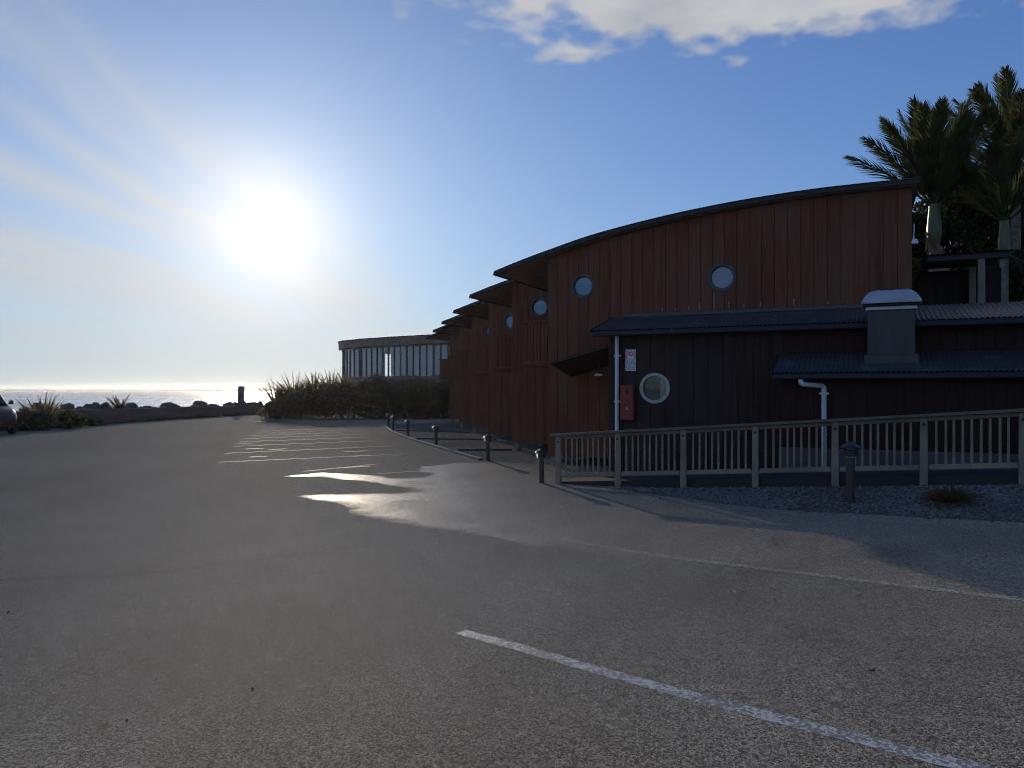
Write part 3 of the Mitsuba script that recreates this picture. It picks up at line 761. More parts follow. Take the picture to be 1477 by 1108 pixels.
# porch canopy against the end wall
can = part(wing, 'canopy', local(corrugated(0.58, 1.765, (-1.2, 0.0), (-0.03, 0.0)), M0), 'm_roof')
v, f = corrugated(0.56, 1.765, (-1.22, 0.0), (-0.03, 0.0)); v = v.copy(); v[:, 2] += 2.275 + (v[:, 0] - 0.585) * 0.257 - 0.20 * (v[:, 1] + 1.22)
scene[can] = {**ply(local((v, f), M0)), 'bsdf': {'type': 'ref', 'id': 'm_roof'}}
def slope_box(s0, s1, b0, b1, zo, h):
    mm = box(s0, s1, b0, b1, 0, h); q = mm.vertices.copy(); q[:, 2] += 2.275 + (q[:, 0] - 0.585) * 0.257 - 0.20 * (q[:, 1] + 1.22) + zo; mm.vertices = q; return mm
part(can, 'fascia', local(cat_([slope_box(0.57, 1.765, -1.24, -1.215, -0.05, 0.035), slope_box(0.555, 0.569, -1.24, -0.03, -0.05, 0.035)]), M0), 'm_dark_trim')
part(can, 'lining', local(slope_box(0.575, 1.765, -1.21, -0.03, -0.05, 0.02), M0), 'm_dark_trim')

# lower bump-out with its own roof
R2T, R2E = (-1.175, 2.345), (-2.32, 1.985)
SL2 = (R2T[1] - R2E[1]) / (R2T[0] - R2E[0])
lw = part(wing, 'bump_out_wall', local(ex_sz(sg.box(5.08, 0.72, 11.4, 1.985 + 0.27 * SL2), 0.08, -2.0), M0), SHADED_REDS[0])
boards(lw, 5.08, 11.4, 0.275, 0.70, lambda x: 1.985 + 0.27 * SL2, -2.0, SHADED_REDS, None, seed=8, tw=T(M0.tolist()))
part(wing, 'bump_out_side', local(box(5.08, 5.16, -1.915, WB - 0.03, 0.1, 2.05), M0), SHADED_REDS[0])
part(wing, 'lower_roof', local(corrugated(5.00, 11.5, R2E, R2T), M0), 'm_roof', 50)
part(wing, 'lower_soffit', local((np.array([[5.02, R2E[0] + 0.03, R2E[1] - 0.03], [11.5, R2E[0] + 0.03, R2E[1] - 0.03], [11.5, R2T[0], R2T[1] - 0.03], [5.02, R2T[0], R2T[1] - 0.03]]), np.array([[0, 3, 2, 1]])), M0), 'm_dark_trim')
part(wing, 'lower_gutter', local(bevel_box(5.0, 11.5, R2E[0] - 0.11, R2E[0] + 0.005, R2E[1] - 0.12, R2E[1] - 0.02, 0.02), M0), 'm_dark_trim')
part(wing, 'lower_barge', local(bar((4.985, R2E[0] - 0.02, R2E[1] - 0.035), (4.985, R2T[0] + 0.0, R2T[1] - 0.035), 0.03, 0.09), M0), 'm_dark_trim')
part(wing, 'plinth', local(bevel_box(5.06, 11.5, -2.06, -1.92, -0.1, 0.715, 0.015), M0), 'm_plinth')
part(wing, 'downpipe', local(tube([(5.45, R2E[0] - 0.05, 1.905), (5.45, R2E[0] - 0.05, 1.83), (5.465, R2E[0] - 0.045, 1.80), (5.49, R2E[0] - 0.035, 1.785), (5.74, -2.13, 1.765), (5.775, -2.10, 1.755), (5.79, -2.09, 1.735), (5.795, -2.085, 1.69), (5.795, -2.085, 0.25)], 0.041, 12), M0), 'm_pvc', 50)
part(wing, 'pipe_bracket', local(box(5.72, 5.87, -2.135, -2.024, 1.62, 1.65), M0), 'm_pvc')

# exhaust hood standing on the lower roof
hood = thing('roof_vent', 'square dark duct with a pale metal hood standing on the lower roof', 'vent')
def rbox(s0, s1, b0, b1, z0, z1):
    return local(bevel_box(s0, s1, b0, b1, z0, z1, 0.008), M0)
part(hood, 'duct', rbox(6.45, 7.16, -1.78, -1.22, 2.05, 3.01), 'm_duct')
part(hood, 'base_flashing', rbox(6.40, 7.21, -1.84, -1.19, 2.03, 2.28), 'm_duct')
part(hood, 'collar', rbox(6.42, 7.19, -1.81, -1.19, 3.013, 3.075), 'm_galv')
part(hood, 'baffle', rbox(6.39, 7.22, -1.85, -1.15, 3.078, 3.12), 'm_dark_trim')
hv = []
for z, ins in ((3.123, 0.0), (3.15, -0.005), (3.25, 0.05), (3.315, 0.11), (3.345, 0.16)):
    for cs, cb in ((0, 0), (1, 0), (1, 1), (0, 1)):
        for da in np.radians([180, 202, 225, 247, 270]):
            ang = da + {(0, 0): 0, (1, 0): np.pi / 2, (1, 1): np.pi, (0, 1): 3 * np.pi / 2}[(cs, cb)]
            rr_ = 0.06
            cx_ = (6.36 + ins + rr_) if cs == 0 else (7.25 - ins - rr_)
            cy_ = (-1.89 + ins + rr_) if cb == 0 else (-1.11 - ins - rr_)
            hv.append((cx_ + rr_ * np.cos(ang), cy_ + rr_ * np.sin(ang), z))
hm = trimesh.convex.convex_hull(np.array(hv))
part(hood, 'hood', local(hm, M0), 'm_galv', 25)
part(hood, 'seam', local(cat_([bar((s_, -1.70, 3.352), (s_, -1.30, 3.352), 0.02, 0.014) for s_ in (6.62, 6.88, 7.04)] + [bar((6.62, -1.885, 3.16), (6.62, -1.76, 3.338), 0.02, 0.012), bar((7.0, -1.885, 3.16), (7.0, -1.76, 3.338), 0.02, 0.012)]), M0), 'm_galv')

# things on the wing's wall
sgn = thing('wall_sign', 'white notice with red top and rows of small print beside the downpipe', 'sign')
YS = WB - 0.03
part(sgn, 'panel', local(bevel_box(2.125, 2.335, YS - 0.012, YS, 2.065, 2.485, 0.002), M0), 'm_sign_white')
marks, inks = [], []
for j, z in enumerate(np.arange(2.46, 2.31, -0.028)):
    marks.append(box(2.137, 2.172, YS - 0.0145, YS - 0.012, z - 0.014, z)); marks.append(box(2.288, 2.322, YS - 0.0145, YS - 0.012, z - 0.014, z))
a = np.linspace(0, 2 * np.pi, 5)[:-1]
marks.append(ex_sz(sg.Point(2.23, 2.40).buffer(0.045).difference(sg.Point(2.23, 2.40).buffer(0.026)), 0.0025, YS - 0.0145))
rr = random.Random(4)
for j, z in enumerate(np.arange(2.285, 2.085, -0.024)):
    x = 2.14
    while x < 2.31:
        w_ = rr.uniform(0.012, 0.04)
        inks.append(box(x, min(x + w_, 2.322), YS - 0.0145, YS - 0.012, z - 0.010, z)); x += w_ + 0.012
part(sgn, 'red_print', local(cat_(marks), M0), 'm_sign_red')
part(sgn, 'small_print', local(cat_(inks), M0), 'm_sign_ink')
cab = thing('hose_cabinet', 'tall red fire cabinet fixed to the dark wall between downpipe and round window', 'cabinet')
part(cab, 'body', local(bevel_box(2.06, 2.335, YS - 0.16, YS, 1.10, 1.785, 0.008), M0), 'm_red_paint')
part(cab, 'door', local(bevel_box(2.075, 2.32, YS - 0.176, YS - 0.163, 1.12, 1.765, 0.004), M0), 'm_red_paint')
part(cab, 'label_plate', local(bevel_box(2.17, 2.225, YS - 0.180, YS - 0.177, 1.62, 1.68, 0.001), M0), 'm_dark_trim')
part(cab, 'emblem', local(ex_sz(sg.Polygon([(2.18, 1.305), (2.22, 1.305), (2.20, 1.36)]), 0.003, YS - 0.180), M0), 'm_sign_white')
part(cab, 'hinge', local(cat_([box(2.05, 2.058, YS - 0.17, YS - 0.12, z, z + 0.07) for z in (1.2, 1.6)]), M0), 'm_dark_trim')
lamp = thing('porch_lamp', 'small white bulkhead lamp under the porch canopy', 'lamp')
part(lamp, 'case', local(bevel_box(1.28, 1.47, -0.62, -0.54, 1.98, 2.03, 0.012), M0), 'm_pvc')
part(lamp, 'bracket', local(box(1.36, 1.39, -0.60, -0.57, 2.033, 2.30), M0), 'm_dark_trim')
sl = thing('security_lamp', 'small white security lamp at the upper right corner of the nearest unit', 'lamp')
part(sl, 'base', local(bevel_box(7.20, 7.25, 0.02, 0.10, 4.42, 4.52, 0.01), M0), 'm_pvc')
part(sl, 'head', local(bevel_box(7.18, 7.30, -0.09, 0.018, 4.36, 4.45, 0.015), M0), 'm_pvc')
part(sl, 'arm', local(tube([(7.225, 0.05, 4.52), (7.235, 0.05, 4.75)], 0.012), M0), 'm_pvc')

# covered walkway beyond the right end of the nearest unit
cw = thing('covered_walkway', 'roofed walkway on a pale post behind the wing, under the palms', 'shelter')
part(cw, 'roof', local(corrugated(7.45, 8.95, (1.0, 4.31), (2.6, 4.38)), M0), 'm_roof', 50)
part(cw, 'beam', local(cat_([bar((7.5, 1.12, 4.245), (8.9, 1.12, 4.245), 0.06, 0.12), bar((7.5, 2.5, 4.30), (8.9, 2.5, 4.30), 0.06, 0.12)]), M0), 'm_dark_trim')
for s_, b_ in ((8.42, 1.12), (8.42, 2.5)):
    part(cw, 'post', local(bevel_box(s_ - 0.07, s_ + 0.07, b_ - 0.07, b_ + 0.07, -0.1, 4.18 if b_ < 2 else 4.23, 0.01), M0), 'm_grey_timber')

part(cw, 'back_wall', local(box(7.45, 8.95, 2.62, 2.70, 0.1, 4.20), M0), SHADED_WOODS[0])

# ------------------------------------------------------------------ ramp and its fence
FA, FB = np.array([0.844, 13.84, 0.0]), np.array([6.79, 10.20, 0.54])
ft = (FB - FA) / 6.0
fd = np.array([ft[0], ft[1], 0]) / np.linalg.norm(ft[:2]); fn_ = np.array([-fd[1], fd[0], 0])


def fp(k, off=0.0, z=0.0):
    return FA + ft * k + fn_ * off + np.array([0, 0, z])


fence = thing('ramp_fence', 'grey timber fence of upright balusters rising along the ramp', 'fence')
NB = 8
for k in range(NB + 1):
    c = fp(k); gz = float(G(c[0]))
    m = bevel_box(-0.055, 0.055, -0.045, 0.045, gz - 0.15 - c[2], 0.86, 0.008)
    Mx = np.eye(4); Mx[:3, 0], Mx[:3, 1], Mx[:3, 3] = fd, fn_, c
    m.apply_transform(Mx)
    part(fence, 'post', m, 'm_grey_timber')
    bolt = tube([fp(k, -0.058, 0.76), fp(k, -0.045, 0.76)], 0.02, 8)
    part(f'{fence}__post' + (f'_{k:03d}' if k else ''), 'bolt', bolt, 'm_dark_trim')
    if k < NB:
        for j in range(1, 10):
            q = fp(k + 0.045 + 0.91 * j / 10 + rng.uniform(-0.006, 0.006), rng.uniform(-0.004, 0.004))
            m = bevel_box(-0.019, 0.019, -0.017, 0.017, 0.115, 0.842, 0.004)
            Mx = np.eye(4); Mx[:3, 0], Mx[:3, 1], Mx[:3, 3] = fd, fn_, q
            m.apply_transform(Mx)
            part(fence, 'baluster', m, 'm_grey_timber')
        part(fence, 'bottom_rail', bar(fp(k + 0.047, 0, 0.155), fp(k + 0.953, 0, 0.155), 0.075, 0.075), 'm_grey_timber')
part(fence, 'top_rail', bar(fp(-0.12, 0, 0.885), fp(NB + 0.2, 0, 0.885), 0.15, 0.042), 'm_rail_timber')
part(fence, 'under_rail', bar(fp(-0.02, 0, 0.832), fp(NB + 0.2, 0, 0.832), 0.05, 0.06), 'm_rail_timber')
# ramp deck: boards across, and an edge beam
ramp_v = []
for k in (0.0, 8.2):
    for off in (0.05, 1.28):
        ramp_v.append(fp(k, off, 0.035))
ramp_v = np.array(ramp_v)
low = ramp_v.copy(); low[:, 2] = G(low[:, 0]) - 0.2
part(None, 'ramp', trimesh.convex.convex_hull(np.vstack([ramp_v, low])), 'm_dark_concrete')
tag('ramp', 'concrete ramp climbing to the right behind the timber fence', 'ramp', kind='structure')

# ------------------------------------------------------------------ gravel beds, kerb, edging, bollards
KERB = [(-6.2, 36.4), (-5.72, 34.8), (-4.98, 31.4), (-3.85, 27.45), (-2.43, 23.2), (-0.72, 18.35)]
kl = smooth_line(KERB, 0.4)
gp = sg.Polygon(list(map(tuple, kl)) + [(-0.6, 18.3), (0.75, 17.35), (7.4, 14.1), (9.2, 17.8), (2.2, 40.0), (-3, 41)]).buffer(0)
part(None, 'gravel', sheet(gp, G, 0.8, 0.004), 'm_gravel', True)
tag('gravel', 'grey gravel between the curved kerb and the terraced units', 'gravel', kind='structure')
kw = 0.10
t_ = np.gradient(kl, axis=0); t_ /= np.linalg.norm(t_, axis=1, keepdims=True)
n2 = np.column_stack([t_[:, 1], -t_[:, 0]])
A_, B_ = kl + n2 * kw / 2, kl - n2 * kw / 2
K = len(kl)
V = np.vstack([np.column_stack([A_, 0 * A_[:, 0] - 0.02]), np.column_stack([A_, 0 * A_[:, 0] + 0.05]), np.column_stack([B_, 0 * A_[:, 0] + 0.05]), np.column_stack([B_, 0 * A_[:, 0] - 0.02])])
q = [[r_ * K + i, r_ * K + i + 1, (r_ + 1) * K + i + 1, (r_ + 1) * K + i] for r_ in range(3) for i in range(K - 1)]
km = trimesh.Trimesh(V, np.vstack([np.array(q)[:, [0, 1, 2]], np.array(q)[:, [0, 2, 3]]]), process=False); km.fix_normals()
part(None, 'kerb', km, 'm_concrete')
tag('kerb', 'low pale kerb curving along the edge of the car park', 'kerb', kind='structure')
for a_, b_, lab in (((-1.5, 21.30), (0.0, 21.35), 'dark timber edging across the gravel, nearest of the three'), ((-3.3, 26.25), (-0.85, 25.7), 'dark timber edging across the gravel, middle of the three'), ((-4.75, 31.6), (-1.65, 30.0), 'dark timber edging across the gravel, farthest of the three')):
    e_ = thing('timber_edging', lab, 'edging')
    part(None, e_, bar((*a_, 0.015), (*b_, 0.015), 0.05, 0.07), 'm_dark_trim')

# gravel bed on the right, banked up against the ramp
front = [(1.68, 13.10), (2.2, 12.35), (2.73, 11.55), (3.56, 10.40), (4.41, 9.76), (4.81, 9.50), (5.89, 8.83), (7.6, 7.9), (8.5, 7.4)]
fl = smooth_line(front, 0.12)
fl = wobble(fl, 0.06, 3.0, 15)
nb = 9
rows = []
for i, p in enumerate(fl):
    k = np.clip(((p - FA[:2]) @ fd[:2]) / np.linalg.norm(ft[:2]), 0.6, 8.4)
    q = (FA + ft * k)[:2] - fn_[:2] * 0.05
    for j in range(nb):
        u_ = j / (nb - 1)
        xy = p * (1 - u_) + q * u_
        top = max(float(G(xy[0])) + 0.004, 0)
        rise = max(0.0, min(0.24, (FA + ft * k)[2] - 0.10 - float(G(q[0]))))
        rows.append((xy[0], xy[1], top + rise * (u_ ** 1.2) + 0.02 * (meshkit.fbm(np.array([xy[0] * 2, xy[1] * 2, 0]), 3, 8) - 0.4) * (u_ > 0) * (u_ < 1) + (0 if u_ > 0 else -0.0)))
rows = np.array(rows); idx = np.arange(len(rows)).reshape(len(fl), nb)
quads = np.stack([idx[:-1, :-1], idx[1:, :-1], idx[1:, 1:], idx[:-1, 1:]], -1).reshape(-1, 4)
part(None, 'gravel_bed', (rows, quads), 'm_gravel', True)
tag('gravel_bed', 'bank of loose gravel below the ramp fence', 'gravel', kind='structure')
ico = trimesh.creation.icosahedron()
for nm, cnt, mm in (('loose_stones', 2600, 'm_pebble'), ('dark_stones', 1300, 'm_pebble_dark')):
    Vs, Fs = [], []
    for i in range(cnt):
        a_ = rng.integers(0, len(fl) - 2); j = rng.integers(0, nb - 1)
        p0, p1, p2, p3 = rows[idx[a_, j]], rows[idx[a_ + 1, j]], rows[idx[a_ + 1, j + 1]], rows[idx[a_, j + 1]]
        s_, t2 = rng.random(2)
        p = (p0 * (1 - s_) + p1 * s_) * (1 - t2) + (p3 * (1 - s_) + p2 * s_) * t2
        if j == 0:
            p = p - np.array([fn_[0], fn_[1], 0]) * rng.exponential(0.06)
        sc = 0.010 + 0.014 * rng.random() ** 2
        Vs.append(ico.vertices * sc * rng.uniform(0.6, 1.3, 3) * (1 + 0.25 * rng.standard_normal((12, 1)) * 0.5) + p + [0, 0, sc * 0.25]); Fs.append(ico.faces + 12 * i)
    part(None, nm, (np.vstack(Vs), np.vstack(Fs)), mm)
    tag(nm, ('pale' if mm == 'm_pebble' else 'dark') + ' loose stones lying on the gravel bank below the fence', 'stones', kind='stuff')

Vs, Fs = [], []
for i in range(130):
    x, y = rng.uniform(-4.5, 4.5), 2.6 + 8 * rng.random() ** 1.4
    sc = 0.003 + 0.005 * rng.random() ** 2
    Vs.append(ico.vertices * sc * rng.uniform(0.6, 1.3, 3) + [x, y, float(G(x)) + sc * 0.5]); Fs.append(ico.faces + 12 * i)
part(None, 'loose_grit', (np.vstack(Vs), np.vstack(Fs)), 'm_pebble_dark')
tag('loose_grit', 'scattered grit lying on the seal in the foreground', 'grit', kind='stuff')

BOL = [(0.54, 13.99, 0.0, 1.0, 'black bollard light next to the left end of the ramp fence'), (-0.58, 18.36, 0.0, 1.0, 'black bollard light at the kerb end, second from the fence'), (-2.30, 23.23, 0, 1.0, 'black bollard light on the kerb, third from the fence'),
       (-3.72, 27.43, 0, 1.0, 'black bollard light on the kerb, fourth from the fence'), (-4.86, 31.36, 0, 1.0, 'black bollard light on the kerb, second from its far end'), (-5.61, 34.85, 0, 1.0, 'farthest black bollard light at the far end of the kerb'),
       (4.58, 10.40, 0.24, 1.22, 'dark bollard light in the gravel bank in front of the fence')]
for x, y, z, sc, lab in BOL:
    bl = thing('bollard_light', lab, 'bollard', 'bollard lights along the kerb')
    Mx = trimesh.transformations.rotation_matrix(rng.uniform(-0.025, 0.025), [0.6, 0.8, 0]); Mx[:3, :3] *= sc; Mx[:3, 3] = (x, y, z)
    tw = T(Mx.tolist())
    part(bl, 'post', share('bpost', lambda: ply(lathe([(0, -0.1), (0.048, -0.1), (0.046, 0.44), (0, 0.44)], 18), None, 40)), 'm_bollard', tw=tw)
    part(bl, 'louvre', share('blouv', lambda: ply(cat_([lathe([(0, z0), (0.072, z0), (0.082, z0 - 0.014), (0.082, z0 - 0.020), (0.05, z0 - 0.020), (0, z0 - 0.018)][::-1], 20) for z0 in (0.478, 0.506, 0.534)]), None, 30)), 'm_bollard_cap', tw=tw)
    part(bl, 'lens', share('blens', lambda: ply(lathe([(0, 0.441), (0.045, 0.441), (0.045, 0.55), (0, 0.55)], 18), None, 40)), 'm_lens', tw=tw)
    part(bl, 'cap', share('bcap', lambda: ply(lathe([(0, 0.548), (0.112, 0.548), (0.114, 0.556), (0.085, 0.585), (0.045, 0.600), (0.040, 0.612), (0.028, 0.622), (0, 0.625)], 24), None, 40)), 'm_bollard_cap', tw=tw)

# ------------------------------------------------------------------ plants


def blade_clump(n, length, spread, width, seed, droop=0.5, lift=0.0):
    """Sword leaves rising from one foot: each a folded, tapering, bending strip."""
    r_ = np.random.default_rng(seed)
    V, Fc = [], []
    for i in range(n):
        az = r_.uniform(0, 2 * np.pi); L = length * r_.uniform(0.55, 1.1); tilt = spread * r_.uniform(0.05, 1.0) ** 0.8
        out = np.array([np.cos(az), np.sin(az), 0]); side = np.array([-np.sin(az), np.cos(az), 0])
        p = out * r_.uniform(0, 0.18) * length * 0.5 + np.array([0, 0, lift]); ang = tilt
        ns = 6; w = width * r_.uniform(0.7, 1.2); rows_ = []
        tw_ = r_.uniform(-0.8, 0.8)
        for j in range(ns + 1):
            t = j / ns
            ww = w * (0.6 + 0.8 * t) if t < 0.45 else w * (0.96) * (1 - ((t - 0.45) / 0.55) ** 1.6) + 0.002
            d = np.sin(ang) * out + np.cos(ang) * np.array([0, 0, 1])
            sd = side * np.cos(tw_) + np.cross(d, side) * np.sin(tw_)
            nn = np.cross(d, sd)
            rows_ += [p - sd * ww, p + nn * ww * 0.35, p + sd * ww]
            p = p + d * L / ns
            ang += droop * (0.15 + 0.5 * t) * r_.uniform(0.3, 1.3) / ns * 2.2
        b0 = len(V) and sum(len(x) for x in V)
        V.append(np.array(rows_))
        for j in range(ns):
            a0 = b0 + j * 3
            Fc += [[a0, a0 + 1, a0 + 4, a0 + 3], [a0 + 1, a0 + 2, a0 + 5, a0 + 4]]
    return (np.vstack(V), np.array(Fc))


def leaf_cloud(centers, radii, n, size, seed, flat=0.8):
    """Small leaf quads through the outer volume of several lobes."""
    r_ = np.random.default_rng(seed)
    centers, radii = np.array(centers, float), np.array(radii, float)
    if radii.ndim == 1:
        radii = np.stack([radii, radii, radii * flat], 1)
    wts = radii.prod(1) ** 0.67; wts /= wts.sum()
    which = r_.choice(len(centers), n, p=wts)
    d = r_.standard_normal((n, 3)); d /= np.linalg.norm(d, axis=1, keepdims=True)
    rad = r_.random(n) ** 0.45
    p = centers[which] + d * radii[which] * rad[:, None]
    keep = meshkit.noise(p * (1.6 / max(0.5, float(radii.mean()))) + seed, 5) > 0.22
    p, d = p[keep], d[keep]; n = len(p)
    nr_ = d + 0.9 * r_.standard_normal((n, 3)); nr_ /= np.linalg.norm(nr_, axis=1, keepdims=True)
    t = np.cross(nr_, r_.standard_normal((n, 3))); t /= np.linalg.norm(t, axis=1, keepdims=True)
    bt = np.cross(nr_, t)
    s = size * r_.uniform(0.6, 1.4, (n, 1))
    V = np.stack([p - t * s, p - bt * s * 0.45 + nr_ * s * 0.1, p + t * s, p + bt * s * 0.45 + nr_ * s * 0.1], 1).reshape(-1, 3)
    return (V, np.arange(4 * n).reshape(n, 4))


def flax(x, y, z, L, n, seed, lab, group=None, mat='m_flax', spread=0.75, width=0.035, lift=0.0):
    k = thing('flax_bush', lab, 'flax', group)
    m = blade_clump(n, L, spread, width, seed, 0.55)
    part(k, 'leaves', (m[0] + [x, y, z], m[1]), mat, True)
    a_ = [(x, y, z - 0.1)]
    part(k, 'base', lathe([(0, -0.2), (0.3, -0.2), (0.22, 0.25), (0, 0.35)], 10).apply_translation((x, y, z)), 'm_bark')


def shrub(x, y, z, rx, rz, n, seed, lab, group, mat='m_shrub', size=0.075):
    k = thing('shrub', lab, 'shrub', group)
    r_ = np.random.default_rng(seed)
    cs, rs = [], []
    for i in range(7):
        a_ = r_.uniform(0, 2 * np.pi); q = r_.uniform(0.0, 0.6)
        cs.append((x + rx * q * np.cos(a_), y + rx * q * np.sin(a_), z + rz * r_.uniform(0.35, 0.68))); rs.append((rx * r_.uniform(0.45, 0.65), rx * r_.uniform(0.45, 0.65), rz * r_.uniform(0.3, 0.42)))
    cs.append((x, y, z + rz * 0.3)); rs.append((rx * 0.95, rx * 0.95, rz * 0.4))
    part(k, 'foliage', leaf_cloud(cs, rs, n, size, seed), mat)
    st = [tube([(x, y, z - 0.1), (x + rx * 0.4 * np.cos(q), y + rx * 0.4 * np.sin(q), z + rz * 0.6)], [0.04, 0.015], 6) for q in r_.uniform(0, 6.28, 4)]
    part(k, 'stem', cat_(st), 'm_bark')


# hedge of shrubs and flax before the restaurant
HED = [(-13.6, 44.6, 1.2, 1.0), (-12.3, 44.4, 1.4, 1.6), (-10.8, 44.3, 1.5, 2.0), (-9.2, 44.4, 1.5, 2.1), (-7.6, 44.6, 1.5, 2.3), (-6.2, 44.7, 1.5, 2.5), (-4.9, 44.5, 1.4, 2.5), (-3.9, 44.6, 1.2, 2.5),
       (-12.6, 46.6, 1.7, 2.1), (-10.4, 46.8, 1.8, 2.4), (-8.2, 47.2, 1.8, 2.6), (-6.0, 47.6, 1.8, 2.8), (-3.9, 47.4, 1.7, 2.8)]
for i, (x, y, rx, rz) in enumerate(HED):
    shrub(x, y, 0, rx, rz, 4200, 100 + i, ('low shrub at the left end of the hedge, behind the small puddle' if i == 0 else 'dark shrub at the right end of the hedge, against the rearmost unit' if i == 7 else 'dense dark shrub in the front row of the hedge below the round restaurant' if i < 8 else 'dense dark shrub in the taller back row of the hedge below the round restaurant'), 'shrubs of the hedge below the restaurant')
FL = [(-14.1, 46.2, 0.5, 1.9), (-13.0, 46.0, 0.75, 2.1), (-11.9, 46.2, 0.9, 2.0), (-10.9, 46.3, 0.85, 2.2), (-9.8, 46.4, 0.9, 2.0), (-8.9, 46.6, 0.7, 1.9)]
for i, (x, y, z, L) in enumerate(FL):
    flax(x, y, z, L, 90, 300 + i, {0: 'leftmost spiky flax of the hedge, leaning out over the bright sea', 5: 'spiky flax on the hedge nearest the curved glass front'}.get(i, 'spiky flax standing out of the top of the hedge against the sky'), 'flax along the top of the hedge', width=0.05)
shrub(-8.0, 46.3, 1.0, 0.9, 1.75, 1600, 140, 'small leafy shrub at the right end of the flax, beside the restaurant window', None)
# roadside plants at the far left
flax(-20.2, 33.0, 0.0, 1.75, 80, 401, 'flax clump rising from the scrub at the left end of the low wall', None, width=0.045, spread=0.8)
shrub(-19.9, 32.0, 0, 0.80, 1.0, 2600, 402, 'low dark shrub at the foot of the left flax clump', None)
shrub(-19.15, 33.4, 0, 0.62, 0.85, 1700, 403, 'sunlit grassy bush between the flax and the low wall', None, 'm_grass', 0.07)
shrub(-19.6, 36.0, 0, 0.55, 0.4, 800, 404, 'small low weed at the left end of the low wall', None, 'm_grass', 0.06)
flax(-20.3, 39.8, 0.62, 1.15, 22, 405, 'lone spiky sprout standing above the low wall', None, width=0.05, spread=1.0)
flax(-19.0, 52.5, 0.2, 1.0, 7, 406, 'thin grass sprout by the upright slab at the sea wall', None, width=0.02, spread=0.5)
gt = []
for i in range(420):
    y = rng.uniform(29.5, 57); x = coast(y) + rng.uniform(0.0, 0.28) ** 1.0
    b_ = blade_clump(5, 0.16 * rng.uniform(0.5, 1.6), 0.9, 0.008, 1000 + i)
    gt.append((b_[0] + [x, y, 0], b_[1]))
o_ = 0; Vs, Fs = [], []
for v_, f_ in gt:
    Vs.append(v_); Fs.append(f_ + o_); o_ += len(v_)
part(None, 'verge_grass', (np.vstack(Vs), np.vstack(Fs)), 'm_grass', True)
tag('verge_grass', 'thin grass growing along the foot of the low wall', 'grass', kind='stuff')

# low wall and boulders
wl = thing('low_wall', 'long low dark bank wall along the seaward edge of the car park', 'wall')
yy = np.arange(31.5, 66, 0.5)
xx = coast(yy) - 0.05
hh = np.interp(yy, [31.5, 36, 44, 54, 66], [0.78, 0.78, 0.68, 0.6, 0.5])
prof = [(0.0, -0.1), (-0.06, 0.55), (-0.10, 0.93), (-0.16, 1.0), (-0.5, 1.0), (-0.7, 0.9), (-0.9, -0.3)]
V = []
for x, y, h in zip(xx, yy, hh):
    for px_, pz_ in prof:
        w_ = 0.05 * (meshkit.fbm(np.array([x, y, pz_ * 2]), 3, 4) - 0.5)
        V.append((x + px_ + w_, y, pz_ * h + w_))
V = np.array(V); npf = len(prof); idx = np.arange(len(V)).reshape(len(yy), npf)
quads = np.stack([idx[:-1, :-1], idx[1:, :-1], idx[1:, 1:], idx[:-1, 1:]], -1).reshape(-1, 4)
lm = trimesh.Trimesh(V, np.vstack([quads[:, [0, 1, 2]], quads[:, [0, 2, 3]]]), process=False)
part(wl, 'bank', lm, 'm_bund', 50)
scene[wl] = scene.pop(f'{wl}__bank')
sph = trimesh.creation.icosphere(subdivisions=2)
yb = 33.0; i = 0
while yb < 64:
    r_ = rng.uniform(0.26, 0.46) * (1.35 if rng.random() < 0.18 else 1.0) * (1 + 0.004 * (yb - 36))
    h_ = float(np.interp(yb, [31.5, 36, 44, 54, 66], [0.78, 0.78, 0.68, 0.6, 0.5]))
    q_ = rng.standard_normal((26, 3)); q_ /= np.linalg.norm(q_, axis=1, keepdims=True)
    hull_ = trimesh.convex.convex_hull(q_ * rng.uniform(0.85, 1.1, (26, 1)))
    v_ = hull_.vertices * np.array([r_ * rng.uniform(0.8, 1.2), r_ * rng.uniform(0.8, 1.2), r_ * rng.uniform(0.75, 1.1)])
    top = v_[:, 2].max()
    z = h_ + rng.uniform(0.02, 0.38) - top
    k = thing('boulder', 'dark rounded boulder in the row showing above the low sea wall', 'boulder', 'boulders behind the low wall')
    part(None, k, (v_ + [float(coast(yb)) - 1.35 - rng.uniform(0, 0.6), yb, z], hull_.faces), 'm_rock', 22)
    yb += r_ * rng.uniform(1.3, 2.3); i += 1
slab = thing('upright_slab', 'dark upright slab standing behind the low wall against the bright sea', 'slab')
part(slab, 'slab', cat_([bevel_box(-18.75, -18.25, 52.3, 52.5, 0.3, 1.93, 0.03)]).apply_transform(trimesh.transformations.rotation_matrix(0.03, [0, 1, 0], [-18.5, 52.4, 0.5])), 'm_slab')
part(slab, 'footing', bevel_box(-18.8, -18.1, 52.1, 52.7, -0.2, 0.42, 0.04), 'm_bund')

# parked car, its nose just inside the left edge of the frame
car = thing('parked_car', 'brown car parked at the far left edge, only its nose in view beside the flax', 'car')
CM = np.eye(4); ca = math.radians(-40); CM[:3, :3] = [[math.cos(ca), -math.sin(ca), 0], [math.sin(ca), math.cos(ca), 0], [0, 0, 1.15]]; CM[:3, 3] = (-20.62, 29.60, 0)


